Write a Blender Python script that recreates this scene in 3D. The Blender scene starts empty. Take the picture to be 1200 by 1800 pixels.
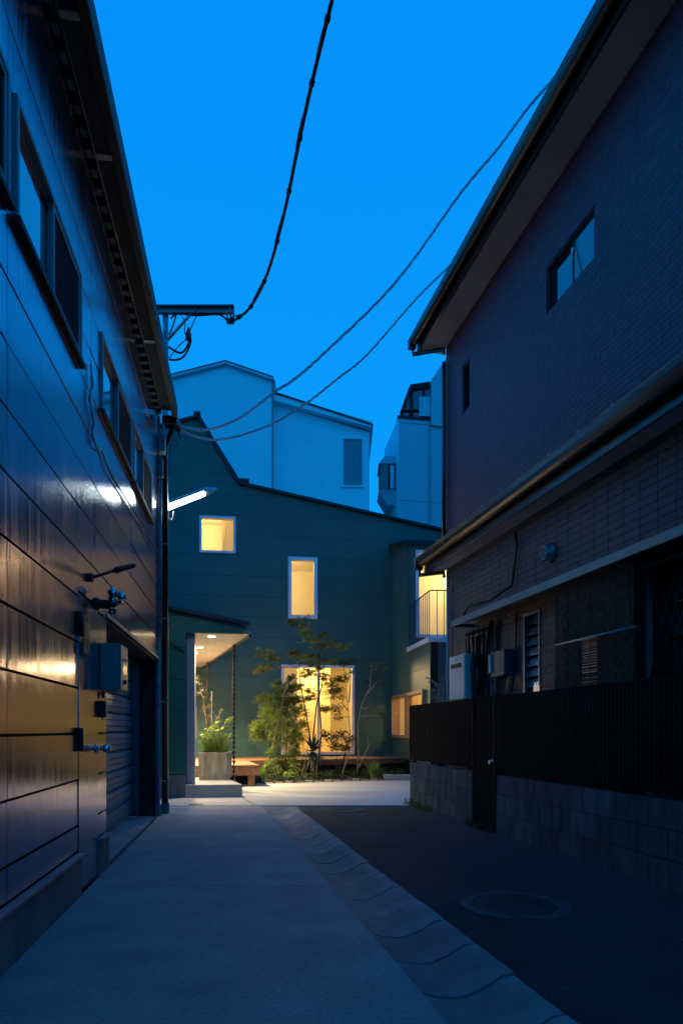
import bpy, bmesh, math, random
from mathutils import Vector, Matrix
rnd = random.Random(7)
C = bpy.context.scene
COL = C.collection

# ------------------------------------------------------------------ camera, sky, exposure
CH = 1.05
cam_d = bpy.data.cameras.new('camera'); cam = bpy.data.objects.new('camera', cam_d); COL.objects.link(cam)
cam.location = (0, 0, CH); cam.rotation_euler = (math.radians(90), 0, 0)
cam_d.sensor_fit = 'HORIZONTAL'; cam_d.sensor_width = 24; cam_d.lens = 24; cam_d.shift_y = 0.32
cam_d.clip_start = 0.05; cam_d.clip_end = 1000
C.camera = cam
W = bpy.data.worlds.new('World'); C.world = W; W.use_nodes = True
nt = W.node_tree; nt.nodes.clear()
wout = nt.nodes.new('ShaderNodeOutputWorld'); wbg = nt.nodes.new('ShaderNodeBackground')
sky = nt.nodes.new('ShaderNodeTexSky'); sky.sky_type = 'NISHITA'; sky.sun_disc = False
sky.sun_elevation = math.radians(-3); sky.sun_rotation = math.radians(200)
tint = nt.nodes.new('ShaderNodeMix'); tint.data_type = 'RGBA'; tint.blend_type = 'MULTIPLY'; tint.inputs[0].default_value = 1
tint.inputs[7].default_value = (0.02, 0.30, 1, 1)
tc = nt.nodes.new('ShaderNodeTexCoord'); sep = nt.nodes.new('ShaderNodeSeparateXYZ')
ramp = nt.nodes.new('ShaderNodeValToRGB')
ramp.color_ramp.elements[0].position = 0.3; ramp.color_ramp.elements[0].color = (0.003, 0.345, 0.98, 1)
ramp.color_ramp.elements[1].position = 0.85; ramp.color_ramp.elements[1].color = (0.001, 0.262, 0.94, 1)
add = nt.nodes.new('ShaderNodeMix'); add.data_type = 'RGBA'; add.blend_type = 'ADD'; add.inputs[0].default_value = 0.03
nt.links.new(sky.outputs[0], tint.inputs[6]); nt.links.new(tc.outputs['Generated'], sep.inputs[0])
nt.links.new(sep.outputs[2], ramp.inputs[0]); nt.links.new(ramp.outputs[0], add.inputs[6]); nt.links.new(tint.outputs[2], add.inputs[7])
nt.links.new(add.outputs[2], wbg.inputs[0]); wbg.inputs[1].default_value = 1.0
nt.links.new(wbg.outputs[0], wout.inputs[0])
vs = C.view_settings; vs.view_transform = 'Standard'; vs.look = 'None'; vs.gamma = 1; vs.use_curve_mapping = False; vs.exposure = 0.0
C.cycles.use_denoising = True
C.cycles.max_bounces = 8; C.cycles.diffuse_bounces = 4; C.cycles.glossy_bounces = 4; C.cycles.transparent_max_bounces = 12
C.cycles.sample_clamp_indirect = 4.0
C.cycles.caustics_reflective = False; C.cycles.caustics_refractive = False
# lamp powers (the place's own lamps, and the added downlights at the porch back)
P_DECK, P_UP1, P_UP2, P_WING, P_WINGLOW, P_PORCH, E_STREET = 150, 36, 84, 60, 66, 86, 27

# ------------------------------------------------------------------ geometry helpers
def k_of(u): return (u - 600.0) / 1200.0
def GP(u, v, z=0.0):
    Y = (CH - z) * 1200.0 / (v - 1284.0)
    return Vector((k_of(u) * Y, Y, z))
def WP(u, v, Y): return Vector((k_of(u) * Y, Y, CH - (v - 1284.0) / 1200.0 * Y))

class Fr:
    """a wall's own frame: s along it, d out of it, z up"""
    def __init__(s, o, t, n): s.o, s.t, s.n = o, t, n
    def P(s, a, d, z): return Vector((s.o[0] + a * s.t[0] + d * s.n[0], s.o[1] + a * s.t[1] + d * s.n[1], z))
    def S(s, u, d=0.0):
        k = k_of(u)
        return (k * (s.o[1] + d * s.n[1]) - s.o[0] - d * s.n[0]) / (s.t[0] - k * s.t[1])
    def Z(s, v, a, d=0.0): return CH - (v - 1284.0) / 1200.0 * s.P(a, d, 0).y
    def rot(s): return math.atan2(s.t[1], s.t[0])
    def sign(s): return 1 if (-s.t[1] * s.n[0] + s.t[0] * s.n[1]) > 0 else -1

class MB:
    def __init__(s): s.v, s.f, s.sm = [], [], []
    def add(s, vs, fs, smooth=False):
        b = len(s.v); s.v += [Vector(p) for p in vs]; s.f += [tuple(b + i for i in f) for f in fs]; s.sm += [smooth] * len(fs); return s
    def hexa(s, p):
        return s.add(p, [(0, 1, 2, 3), (7, 6, 5, 4), (0, 4, 5, 1), (1, 5, 6, 2), (2, 6, 7, 3), (3, 7, 4, 0)])
    def box(s, lo, hi):
        x0, y0, z0 = lo; x1, y1, z1 = hi
        return s.hexa([(x0, y0, z0), (x1, y0, z0), (x1, y1, z0), (x0, y1, z0), (x0, y0, z1), (x1, y0, z1), (x1, y1, z1), (x0, y1, z1)])
    def fbox(s, fr, s0, s1, d0, d1, z0, z1, ch=0.0):
        if ch:
            P = fr.P
            return s.hexa([P(s0, d0, z0), P(s1, d0, z0), P(s1, d0, z1), P(s0, d0, z1), P(s0 + ch, d1, z0 + ch), P(s1 - ch, d1, z0 + ch), P(s1 - ch, d1, z1 - ch), P(s0 + ch, d1, z1 - ch)])
        P = fr.P
        return s.hexa([P(s0, d0, z0), P(s1, d0, z0), P(s1, d1, z0), P(s0, d1, z0), P(s0, d0, z1), P(s1, d0, z1), P(s1, d1, z1), P(s0, d1, z1)])
    def prism(s, pts, off):
        n = len(pts); off = Vector(off); a = [Vector(p) for p in pts]
        return s.add(a + [p + off for p in a], [tuple(range(n)), tuple(range(2 * n - 1, n - 1, -1))] + [(i, (i + 1) % n, n + (i + 1) % n, n + i) for i in range(n)])
    def fpoly(s, fr, poly, d0, d1):
        a = [fr.P(p[0], d0, p[1]) for p in poly]
        return s.prism(a, fr.P(0, d1, 0) - fr.P(0, d0, 0))
    def slab(s, poly, z0, z1): return s.prism([(p[0], p[1], z0) for p in poly], (0, 0, z1 - z0))
    def tube(s, pts, r, n=8, r1=None, cap=True):
        pts = [Vector(p) for p in pts]; m = len(pts); b = len(s.v); up = Vector((0.31, 0.17, 0.93))
        for i, p in enumerate(pts):
            d = (pts[min(i + 1, m - 1)] - pts[max(i - 1, 0)]).normalized()
            x = d.cross(up)
            if x.length < 1e-3: x = d.cross(Vector((1, 0, 0)))
            x.normalize(); y = d.cross(x)
            rr = r if r1 is None else r + (r1 - r) * i / max(1, m - 1)
            if isinstance(r, (list, tuple)): rr = r[i]
            for j in range(n):
                t = 2 * math.pi * j / n
                s.v.append(p + x * (math.cos(t) * rr) + y * (math.sin(t) * rr))
        for i in range(m - 1):
            for j in range(n):
                s.f.append((b + i * n + j, b + i * n + (j + 1) % n, b + (i + 1) * n + (j + 1) % n, b + (i + 1) * n + j)); s.sm.append(n > 5)
        if cap:
            s.f.append(tuple(b + j for j in range(n))[::-1]); s.f.append(tuple(b + (m - 1) * n + j for j in range(n))); s.sm += [False, False]
        return s
    def lathe(s, c, prof, n=20, axis='z'):
        c = Vector(c); b = len(s.v); m = len(prof)
        for (r, h) in prof:
            for j in range(n):
                t = 2 * math.pi * j / n; q = Vector((r * math.cos(t), r * math.sin(t), h))
                if axis == 'y': q = Vector((q.x, -q.z, q.y))
                if axis == 'x': q = Vector((q.z, q.x, q.y))
                s.v.append(c + q)
        for i in range(m - 1):
            for j in range(n):
                s.f.append((b + i * n + j, b + i * n + (j + 1) % n, b + (i + 1) * n + (j + 1) % n, b + (i + 1) * n + j)); s.sm.append(False)
        s.f.append(tuple(b + j for j in range(n))[::-1]); s.f.append(tuple(b + (m - 1) * n + j for j in range(n))); s.sm += [False, False]
        return s
    def ring(s, fr, s0, s1, z0, z1, w, d0, d1, wb=None):
        wb = w if wb is None else wb
        s.fbox(fr, s0, s0 + w, d0, d1, z0, z1); s.fbox(fr, s1 - w, s1, d0, d1, z0, z1)
        s.fbox(fr, s0 + w, s1 - w, d0, d1, z1 - w, z1); s.fbox(fr, s0 + w, s1 - w, d0, d1, z0, z0 + wb); return s
    def mesh(s, name, mat, o=Vector((0, 0, 0)), recalc=True, bevel=0.0):
        me = bpy.data.meshes.new(name)
        me.from_pydata([tuple(p - o) for p in s.v], [], s.f)
        for p, q in zip(me.polygons, s.sm): p.use_smooth = q
        if recalc or bevel:
            bm = bmesh.new(); bm.from_mesh(me)
            bmesh.ops.recalc_face_normals(bm, faces=bm.faces)
            if bevel: bmesh.ops.bevel(bm, geom=[e for e in bm.edges if e.is_manifold and e.calc_face_angle(0) > 0.5], offset=bevel, segments=2, affect='EDGES', profile=0.6)
            bm.to_mesh(me); bm.free()
        me.materials.append(mat); return me
    def build(s, name, mat, parent=None, recalc=True, bevel=0.0, stuff=False):
        o = WORLD_LOC.get(parent.name, Vector((0, 0, 0))) if parent else Vector((0, 0, 0))
        ob = bpy.data.objects.new(name, s.mesh(name, mat, o, recalc, bevel)); COL.objects.link(ob)
        if parent: ob.parent = parent; WORLD_LOC[ob.name] = o
        if stuff: ob['kind'] = 'stuff'
        return ob
WORLD_LOC = {}
def thing(name, label, cat, loc=(0, 0, 0), group=None):
    o = bpy.data.objects.new(name, None); COL.objects.link(o); o.location = loc; o.empty_display_size = 0.1
    WORLD_LOC[o.name] = Vector(loc); o['label'] = label; o['category'] = cat
    if group: o['group'] = group
    return o
def tag(o, label, cat, group=None, kind=None):
    o['label'] = label; o['category'] = cat
    if group: o['group'] = group
    if kind: o['kind'] = kind
    return o
def struct(o, label=None):
    o['kind'] = 'structure'
    if label: o['label'] = label
    return o
def place(name, me, parent, p, rz=0.0, scale=None):
    ob = bpy.data.objects.new(name, me); COL.objects.link(ob); ob.parent = parent
    o = WORLD_LOC.get(parent.name, Vector((0, 0, 0))); ob.location = Vector(p) - o; ob.rotation_euler = (0, 0, rz)
    WORLD_LOC[ob.name] = Vector(p)
    if scale: ob.scale = scale
    return ob
def sub_rects(rects, hole):
    h0, h1, g0, g1 = hole; out = []
    for (a0, a1, z0, z1) in rects:
        if h1 <= a0 or h0 >= a1 or g1 <= z0 or g0 >= z1: out.append((a0, a1, z0, z1)); continue
        if h0 > a0: out.append((a0, h0, z0, z1))
        if h1 < a1: out.append((h1, a1, z0, z1))
        m0, m1 = max(a0, h0), min(a1, h1)
        if g0 > z0: out.append((m0, m1, z0, g0))
        if g1 < z1: out.append((m0, m1, g1, z1))
    return [r for r in out if r[1] - r[0] > 0.004 and r[3] - r[2] > 0.004]
def clusters_of(rects):
    """groups of rectangles that touch"""
    left = list(rects); out = []
    while left:
        g_ = [left.pop()]; grew = True
        while grew:
            grew = False
            for r in list(left):
                if any(r[0] <= q[1] + 1e-6 and q[0] <= r[1] + 1e-6 and r[2] < q[3] - 1e-6 and q[2] < r[3] - 1e-6 for q in g_): g_.append(r); left.remove(r); grew = True
        out.append(g_)
    return out
def clip_top(poly, p, q):
    """keep what lies under the line p-q (p left of q)"""
    f = lambda a: (p[1] + (a[0] - p[0]) * (q[1] - p[1]) / (q[0] - p[0])) - a[1]
    out = []
    for i in range(len(poly)):
        a, b = poly[i], poly[(i + 1) % len(poly)]; fa, fb = f(a), f(b)
        if fa >= 0: out.append(a)
        if (fa > 0 and fb < 0) or (fa < 0 and fb > 0):
            t = fa / (fa - fb); out.append((a[0] + t * (b[0] - a[0]), a[1] + t * (b[1] - a[1])))
    return out if len(out) >= 3 else []

# ------------------------------------------------------------------ materials
def mat(name, col, rough=0.6, metal=0.0, var=0.15, vscale=3.0, bump=0.0, bscale=40.0, stretch=(1, 1, 1), spec=0.5, rand=0.0, col2=None, coat=0.0, rvar=0.0, fine=None, sss=None):
    m = bpy.data.materials.new(name); m.use_nodes = True; n = m.node_tree.nodes; l = m.node_tree.links
    b = n['Principled BSDF']; b.inputs['Roughness'].default_value = rough; b.inputs['Metallic'].default_value = metal
    b.inputs['Specular IOR Level'].default_value = spec
    if coat: b.inputs['Coat Weight'].default_value = coat
    t = n.new('ShaderNodeTexCoord'); mp = n.new('ShaderNodeMapping'); l.new(t.outputs['Object'], mp.inputs[0]); mp.inputs['Scale'].default_value = stretch
    no = n.new('ShaderNodeTexNoise'); no.inputs['Scale'].default_value = vscale; no.inputs['Detail'].default_value = 6; l.new(mp.outputs[0], no.inputs['Vector'])
    rp = n.new('ShaderNodeValToRGB'); rp.color_ramp.elements[0].position = 0.3; rp.color_ramp.elements[1].position = 0.7
    c2 = col2 or tuple(c * (1 - 2 * var) for c in col)
    rp.color_ramp.elements[0].color = (*c2, 1); rp.color_ramp.elements[1].color = (*(col if col2 else [min(1, c * (1 + var)) for c in col]), 1)
    l.new(no.outputs[0], rp.inputs[0]); last = rp.outputs[0]
    if fine:
        no3 = n.new('ShaderNodeTexNoise'); no3.inputs['Scale'].default_value = fine[0]; no3.inputs['Detail'].default_value = 3; l.new(t.outputs['Object'], no3.inputs['Vector'])
        mr = n.new('ShaderNodeMapRange'); mr.inputs[1].default_value = 0.3; mr.inputs[2].default_value = 0.7; mr.inputs[3].default_value = 1 - fine[1]; mr.inputs[4].default_value = 1 + fine[1]; l.new(no3.outputs[0], mr.inputs[0])
        mx = n.new('ShaderNodeMix'); mx.data_type = 'RGBA'; mx.blend_type = 'MULTIPLY'; mx.inputs[0].default_value = 1; l.new(last, mx.inputs[6]); l.new(mr.outputs[0], mx.inputs[7]); last = mx.outputs[2]
    if rand:
        oi = n.new('ShaderNodeObjectInfo'); mr = n.new('ShaderNodeMapRange'); mr.inputs[3].default_value = 1 - rand; mr.inputs[4].default_value = 1 + rand; l.new(oi.outputs['Random'], mr.inputs[0])
        mx = n.new('ShaderNodeMix'); mx.data_type = 'RGBA'; mx.blend_type = 'MULTIPLY'; mx.inputs[0].default_value = 1; l.new(last, mx.inputs[6]); l.new(mr.outputs[0], mx.inputs[7]); last = mx.outputs[2]
    l.new(last, b.inputs['Base Color'])
    if rvar:
        mr = n.new('ShaderNodeMapRange'); mr.inputs[1].default_value = 0.3; mr.inputs[2].default_value = 0.7; mr.inputs[3].default_value = max(0.03, rough - rvar); mr.inputs[4].default_value = rough + rvar; l.new(no.outputs[0], mr.inputs[0]); l.new(mr.outputs[0], b.inputs['Roughness'])
    if bump:
        n2 = n.new('ShaderNodeTexNoise'); n2.inputs['Scale'].default_value = bscale; n2.inputs['Detail'].default_value = 4; l.new(mp.outputs[0], n2.inputs['Vector'])
        bp = n.new('ShaderNodeBump'); bp.inputs['Strength'].default_value = bump; bp.inputs['Distance'].default_value = 0.01; l.new(n2.outputs[0], bp.inputs['Height']); l.new(bp.outputs[0], b.inputs['Normal'])
    return m
def emit(name, col, st):
    m = bpy.data.materials.new(name); m.use_nodes = True; n = m.node_tree.nodes; b = n['Principled BSDF']
    b.inputs['Base Color'].default_value = (0.8, 0.8, 0.8, 1); b.inputs['Emission Color'].default_value = (*col, 1); b.inputs['Emission Strength'].default_value = st; return m
def glass(name, tintc=(1, 1, 1)):
    m = bpy.data.materials.new(name); m.use_nodes = True; n = m.node_tree.nodes; l = m.node_tree.links; n.clear()
    o = n.new('ShaderNodeOutputMaterial'); mx = n.new('ShaderNodeMixShader'); t = n.new('ShaderNodeBsdfTransparent'); g = n.new('ShaderNodeBsdfGlossy'); f = n.new('ShaderNodeFresnel')
    t.inputs[0].default_value = (*tintc, 1); g.inputs['Roughness'].default_value = 0.02; f.inputs[0].default_value = 1.45
    gm = n.new('ShaderNodeNewGeometry'); sb_ = n.new('ShaderNodeMath'); sb_.operation = 'SUBTRACT'; sb_.inputs[0].default_value = 1; l.new(gm.outputs['Backfacing'], sb_.inputs[1])
    ml = n.new('ShaderNodeMath'); ml.operation = 'MULTIPLY'; l.new(f.outputs[0], ml.inputs[0]); l.new(sb_.outputs[0], ml.inputs[1]); l.new(ml.outputs[0], mx.inputs[0]); l.new(t.outputs[0], mx.inputs[1]); l.new(g.outputs[0], mx.inputs[2]); l.new(mx.outputs[0], o.inputs[0]); return m
def leafmat(name, col, var=0.35):
    m = mat(name, col, rough=0.55, var=var, vscale=6.0, spec=0.3); n = m.node_tree.nodes; l = m.node_tree.links
    b = n['Principled BSDF']; tr = n.new('ShaderNodeBsdfTranslucent'); mx = n.new('ShaderNodeMixShader'); mx.inputs[0].default_value = 0.35
    src = b.inputs['Base Color'].links[0].from_socket; l.new(src, tr.inputs[0]); l.new(b.outputs[0], mx.inputs[1]); l.new(tr.outputs[0], mx.inputs[2]); l.new(mx.outputs[0], n['Material Output'].inputs[0]); return m

M = {}
M['panel'] = mat('brushed_steel_panel', (0.36, 0.30, 0.39), rough=0.16, metal=0.95, var=0.10, vscale=5.0, bump=0.10, bscale=26, stretch=(4, 4, 0.09), rvar=0.06, rand=0.06)
M['steel'] = mat('painted_steel', (0.20, 0.21, 0.23), rough=0.38, metal=0.6, var=0.1, rvar=0.08)
M['steel_dark'] = mat('dark_steel', (0.022, 0.023, 0.027), rough=0.55, var=0.2, spec=0.25)
M['soffclip'] = mat('dull_clip_metal', (0.14, 0.14, 0.14), rough=0.7, var=0.2)
M['soffdark'] = mat('dark_soffit_board', (0.045, 0.045, 0.05), rough=0.8, var=0.15)
M['galv'] = mat('galvanised_steel', (0.30, 0.31, 0.33), rough=0.45, metal=0.7, var=0.2, vscale=12)
M['alum'] = mat('aluminium', (0.30, 0.31, 0.33), rough=0.5, metal=0.5, var=0.08)
M['chrome'] = mat('chrome', (0.7, 0.7, 0.72), rough=0.12, metal=1.0, var=0.05)
M['gap'] = mat('dark_cavity', (0.01, 0.01, 0.011), rough=0.9, var=0.1)
M['darkglass'] = mat('unlit_window_glass', (0.012, 0.013, 0.015), rough=0.06, var=0.1, spec=1.0, coat=1.0)
M['screen'] = mat('insect_screen', (0.012, 0.012, 0.014), rough=0.85, var=0.1, spec=0.1)
M['concrete'] = mat('path_concrete', (0.32, 0.32, 0.31), rough=0.8, col2=(0.225, 0.225, 0.225), vscale=2.6, bump=0.25, bscale=45, fine=(42, 0.18))
M['concrete2'] = mat('forecourt_concrete', (0.50, 0.485, 0.45), rough=0.75, col2=(0.36, 0.34, 0.31), vscale=0.9, stretch=(0.6, 1.6, 1), bump=0.1, bscale=50, fine=(60, 0.07))
M['gutterc'] = mat('gutter_concrete', (0.25, 0.26, 0.26), rough=0.75, col2=(0.13, 0.14, 0.14), vscale=4.2, bump=0.3, bscale=60, fine=(70, 0.16), rand=0.16)
M['found'] = mat('foundation_concrete', (0.27, 0.265, 0.25), rough=0.85, col2=(0.13, 0.13, 0.12), vscale=3, stretch=(2, 2, 0.5), bump=0.2, bscale=30, fine=(60, 0.1))
M['block'] = mat('concrete_block', (0.15, 0.155, 0.15), rough=0.9, col2=(0.05, 0.052, 0.048), vscale=4, stretch=(2.5, 2.5, 0.7), bump=0.35, bscale=70, fine=(90, 0.2), rand=0.22)
M['mortar'] = mat('mortar', (0.05, 0.05, 0.048), rough=0.95, var=0.2)
M['soil'] = mat('soil', (0.035, 0.027, 0.02), rough=0.95, var=0.4, vscale=8, bump=0.8, bscale=30)
M['groundm'] = mat('bare_ground', (0.06, 0.058, 0.052), rough=0.95, var=0.3, vscale=2)
M['slat'] = mat('fence_slat_paint', (0.006, 0.005, 0.005), rough=0.75, spec=0.12, var=0.2, stretch=(4, 4, .5), rand=0.35)
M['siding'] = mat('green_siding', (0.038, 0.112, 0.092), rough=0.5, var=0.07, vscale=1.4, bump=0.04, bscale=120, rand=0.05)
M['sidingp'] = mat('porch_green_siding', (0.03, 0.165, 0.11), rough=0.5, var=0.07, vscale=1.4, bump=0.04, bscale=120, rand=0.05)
M['sidingo'] = mat('wing_siding', (0.085, 0.10, 0.05), rough=0.5, var=0.07, vscale=1.4, bump=0.04, bscale=120, rand=0.05)
M['roof'] = mat('dark_metal_roof', (0.02, 0.022, 0.026), rough=0.45, metal=0.3, var=0.2)
M['white'] = mat('white_frame', (0.72, 0.71, 0.74), rough=0.4, var=0.05)
M['plaster'] = mat('pale_plaster', (0.42, 0.42, 0.45), rough=0.8, var=0.06, bump=0.08, bscale=80)
M['stepc'] = mat('step_concrete', (0.40, 0.40, 0.39), rough=0.8, var=0.1, vscale=2.5, bump=0.1, bscale=60, fine=(50, 0.07))
M['soffit'] = mat('porch_soffit', (0.74, 0.68, 0.55), rough=0.7, var=0.06, stretch=(6, .6, 1))
M['wood'] = mat('deck_wood', (0.29, 0.14, 0.072), rough=0.6, var=0.22, vscale=4, stretch=(6, 1, 6), bump=0.15, bscale=20)
M['woodframe'] = mat('wood_window_frame', (0.34, 0.23, 0.14), rough=0.5, var=0.15, vscale=5, stretch=(4, 1, 4))
M['cream'] = mat('cream_room_paint', (0.80, 0.72, 0.50), rough=0.8, var=0.02)
M['ochre'] = mat('ochre_room_wood', (0.78, 0.60, 0.28), rough=0.6, var=0.10, vscale=2, stretch=(5, 5, .5))
M['curtain'] = leafmat('pale_curtain', (0.85, 0.82, 0.72), .03)
M['curtain'].node_tree.nodes['Mix Shader'].inputs[0].default_value = 0.6
M['pot'] = mat('weathered_planter', (0.36, 0.34, 0.29), rough=0.85, col2=(0.17, 0.15, 0.11), vscale=5, stretch=(2.5, 2.5, .6), bump=0.25, bscale=30, fine=(50, .12))
M['chain'] = mat('rain_chain_copper', (0.06, 0.045, 0.035), rough=0.4, metal=0.7, var=0.2)
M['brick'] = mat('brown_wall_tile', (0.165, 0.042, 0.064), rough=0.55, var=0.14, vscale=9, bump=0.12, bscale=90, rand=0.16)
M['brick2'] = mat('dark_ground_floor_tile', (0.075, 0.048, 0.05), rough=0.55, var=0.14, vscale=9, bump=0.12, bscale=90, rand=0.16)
M['joint'] = mat('tile_joint', (0.018, 0.015, 0.014), rough=0.95, var=0.1)
M['eave'] = mat('eave_soffit_board', (0.30, 0.36, 0.46), rough=0.8, var=0.1, vscale=1.5)
M['brown'] = mat('dark_brown_gutter', (0.030, 0.022, 0.018), rough=0.28, var=0.2, coat=0.3)
M['hood'] = mat('pale_hood_metal', (0.20, 0.26, 0.24), rough=0.45, metal=0.3, var=0.1)
M['heater'] = mat('water_heater_enamel', (0.62, 0.62, 0.58), rough=0.4, var=0.04)
M['heater2'] = mat('meter_box_plastic', (0.10, 0.10, 0.10), rough=0.5, var=0.1)
M['bluegrey'] = mat('electrical_box_paint', (0.22, 0.225, 0.23), rough=0.45, var=0.06)
M['tan'] = mat('tan_plate', (0.22, 0.15, 0.07), rough=0.6, var=0.2)
M['asph'] = mat('asphalt', (0.030, 0.030, 0.032), rough=0.9, var=0.25, vscale=2.0, bump=0.7, bscale=110, fine=(150, 0.5))
M['iron'] = mat('cast_iron', (0.05, 0.05, 0.052), rough=0.55, metal=0.5, var=0.2, bump=0.3, bscale=60)
M['rimc'] = mat('manhole_rim_concrete', (0.065, 0.068, 0.072), rough=0.9, var=0.35, vscale=8, bump=0.3)
M['cable'] = mat('black_cable', (0.006, 0.006, 0.007), rough=0.6, var=0.1)
M['cableg'] = mat('grey_cable', (0.60, 0.62, 0.66), rough=0.5, var=0.1)
M['whitehouse'] = mat('white_house_stucco', (0.88, 0.90, 0.94), rough=0.85, var=0.03, vscale=1)
M['whitetrim'] = mat('white_house_trim', (0.55, 0.56, 0.6), rough=0.6, var=0.05)
M['bluewin'] = mat('distant_blind', (0.26, 0.27, 0.30), rough=0.5, var=0.05)
M['greyblock'] = mat('grey_apartment_render', (0.80, 0.56, 0.60), rough=0.85, var=0.08, vscale=0.4, stretch=(1, 1, .3), bump=.05)
M['greyside'] = mat('pale_apartment_side', (0.85, 0.8, 0.85), rough=0.85, var=0.05)
M['bark'] = mat('tan_stake', (0.34, 0.24, 0.11), rough=0.8, var=0.2, vscale=20)
M['bark2'] = mat('maple_bark', (0.10, 0.08, 0.055), rough=0.85, var=0.25, vscale=20)
M['bark3'] = mat('pale_bark', (0.30, 0.27, 0.22), rough=0.8, var=0.25, vscale=20)
M['leaf_maple'] = leafmat('maple_leaves', (0.36, 0.33, 0.04))
M['leaf_green'] = leafmat('fine_green_leaves', (0.24, 0.33, 0.06))
M['leaf_dark'] = leafmat('dark_leaves', (0.07, 0.10, 0.035))
M['leaf_lime'] = leafmat('lime_leaves', (0.30, 0.42, 0.03))
M['leaf_grass'] = leafmat('grass_blades', (0.18, 0.27, 0.05))
M['leaf_yucca'] = leafmat('sword_leaves', (0.045, 0.095, 0.06))
M['leaf_brown'] = leafmat('twiggy_leaves', (0.12, 0.10, 0.04))
M['leaf_silver'] = leafmat('silver_leaves', (0.14, 0.19, 0.16))
M['sudare'] = mat('reed_screen', (0.085, 0.075, 0.062), rough=0.8, var=0.4, vscale=25)
M['tube'] = emit('fluorescent_tube', (0.80, 1.0, 0.97), E_STREET)
M['down'] = emit('downlight_lens', (1.0, 0.85, 0.5), 14)
M['bottle'] = emit('glowing_glassware', (1.0, 0.75, 0.45), 0.35)  # glow put into the bottles to imitate light on the glass
M['glow'] = emit('lit_room_strip', (1.0, 0.55, 0.2), 0.10)
M['clear'] = glass('clear_glass')
M['clearlamp'] = glass('clear_lamp_cover', (.9, .95, .95))

def point_light(name, p, w, col=(1.0, 0.72, 0.34), r=0.12, parent=None):
    d = bpy.data.lights.new(name, 'POINT'); d.energy = w; d.color = col; d.shadow_soft_size = r
    o = bpy.data.objects.new(name, d); COL.objects.link(o); o.location = p
    if parent: o.parent = parent; o.location = Vector(p) - WORLD_LOC[parent.name]
    return o
def area_down(name, p, w, size, col=(1.0, 0.80, 0.46), parent=None, spread=2.25):
    d = bpy.data.lights.new(name, 'AREA'); d.shape = 'DISK'; d.size = size; d.energy = w; d.color = col; d.spread = spread
    o = bpy.data.objects.new(name, d); COL.objects.link(o); o.location = p
    if parent: o.parent = parent; o.location = Vector(p) - WORLD_LOC[parent.name]
    return o

# ------------------------------------------------------------------ frames of the walls
tl = Vector((-0.1417, 1, 0)).normalized(); L = Fr((-1.064, 0), (tl.x, tl.y), (tl.y, -tl.x))            # left building
tr_ = Vector((-0.2183, 1, 0)).normalized(); R = Fr((3.576, 0), (tr_.x, tr_.y), (-tr_.y, tr_.x))        # right building
F = Fr((3.11, 0), (tr_.x, tr_.y), (-tr_.y, tr_.x))                                                    # fence line
he = Vector((1, 0.1432, 0)).normalized(); HO = (-0.567, 17.0)
H = Fr(HO, (he.x, he.y), (he.y, -he.x))                                                               # green house front, d toward camera
aw = H.S(690); wo = H.P(aw, 0, 0); WS = Fr((wo.x, wo.y), H.n, (-he.x, -he.y))                          # side of its wing: s toward camera, d to the left

# ================================================================== THE GROUND
g = MB().add([(-300, -60, -0.14), (300, -60, -0.14), (300, 400, -0.14), (-300, 400, -0.14)], [(0, 1, 2, 3)]).build('ground', M['groundm'], recalc=False); struct(g)
gl = lambda Y, off=0.0: 0.905 + off - 0.2126 * Y        # left edge of the gutter
# concrete path in slabs, each between two joints
pth = thing('path', 'grey concrete path along the metal clad building', 'path'); del pth['category']; pth['kind'] = 'structure'
js = [-3.5, 0.2, 4.60, 9.47]
lx = lambda Y: -1.064 - 0.1417 * Y + 0.02
for i in range(3):
    y0, y1 = js[i] + 0.004, js[i + 1] - 0.004
    ty = lambda y: y
    MB().slab([(lx(y0), y0), (gl(y0), y0), (gl(y1), y1), (lx(y1), y1)], -0.13, 0.0).build('slab', M['concrete'], pth, bevel=0.004)
# recess apron in front of the shutter (behind the wall line)
ap = MB(); s0, s1 = L.S(188), L.S(277)
ap.slab([L.P(s0, -0.34, 0).xy, L.P(s0, -0.026, 0).xy, L.P(s1, -0.026, 0).xy, L.P(s1, -0.34, 0).xy], -0.13, -0.006)
ap.build('slab', M['concrete'], pth)
# gutter of dished concrete blocks
gut = thing('gutter', 'dished concrete gutter blocks between path and asphalt', 'gutter'); del gut['category']; gut['kind'] = 'structure'
gw, pitch = 0.452, 0.425
prof = [(0, -0.034), (0.03, -0.050), (0.09, -0.072), (0.16, -0.084), (0.22, -0.082), (0.29, -0.062), (0.35, -0.030), (0.395, -0.008), (gw, -0.002)]
def gutter_mesh():
    m = MB(); ln = pitch - 0.016; rows = [(0.0, 0.0), (ln, 0.0)]
    vs = []; n = len(prof)
    for (y, dz) in rows:
        for (x, z) in prof: vs.append((x, y, z + dz))
    fs = [(r * n + i, r * n + i + 1, (r + 1) * n + i + 1, (r + 1) * n + i) for r in range(len(rows) - 1) for i in range(n - 1)]
    m.add(vs, fs, True)
    m.add([(p[0], 0, p[1]) for p in prof] + [(gw, 0, -.13), (0, 0, -.13)], [tuple(range(n + 2))])
    m.add([(p[0], ln, p[1]) for p in prof] + [(gw, ln, -.13), (0, ln, -.13)], [tuple(range(n + 2))[::-1]])
    m.add([(gw, 0, -.002), (gw, ln, -.002), (gw, ln, -.13), (gw, 0, -.13)], [(0, 1, 2, 3)])
    me = m.mesh('gutter_block', M['gutterc']); return me
gme = gutter_mesh(); gr = math.atan2(-0.2126, 1)
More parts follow.
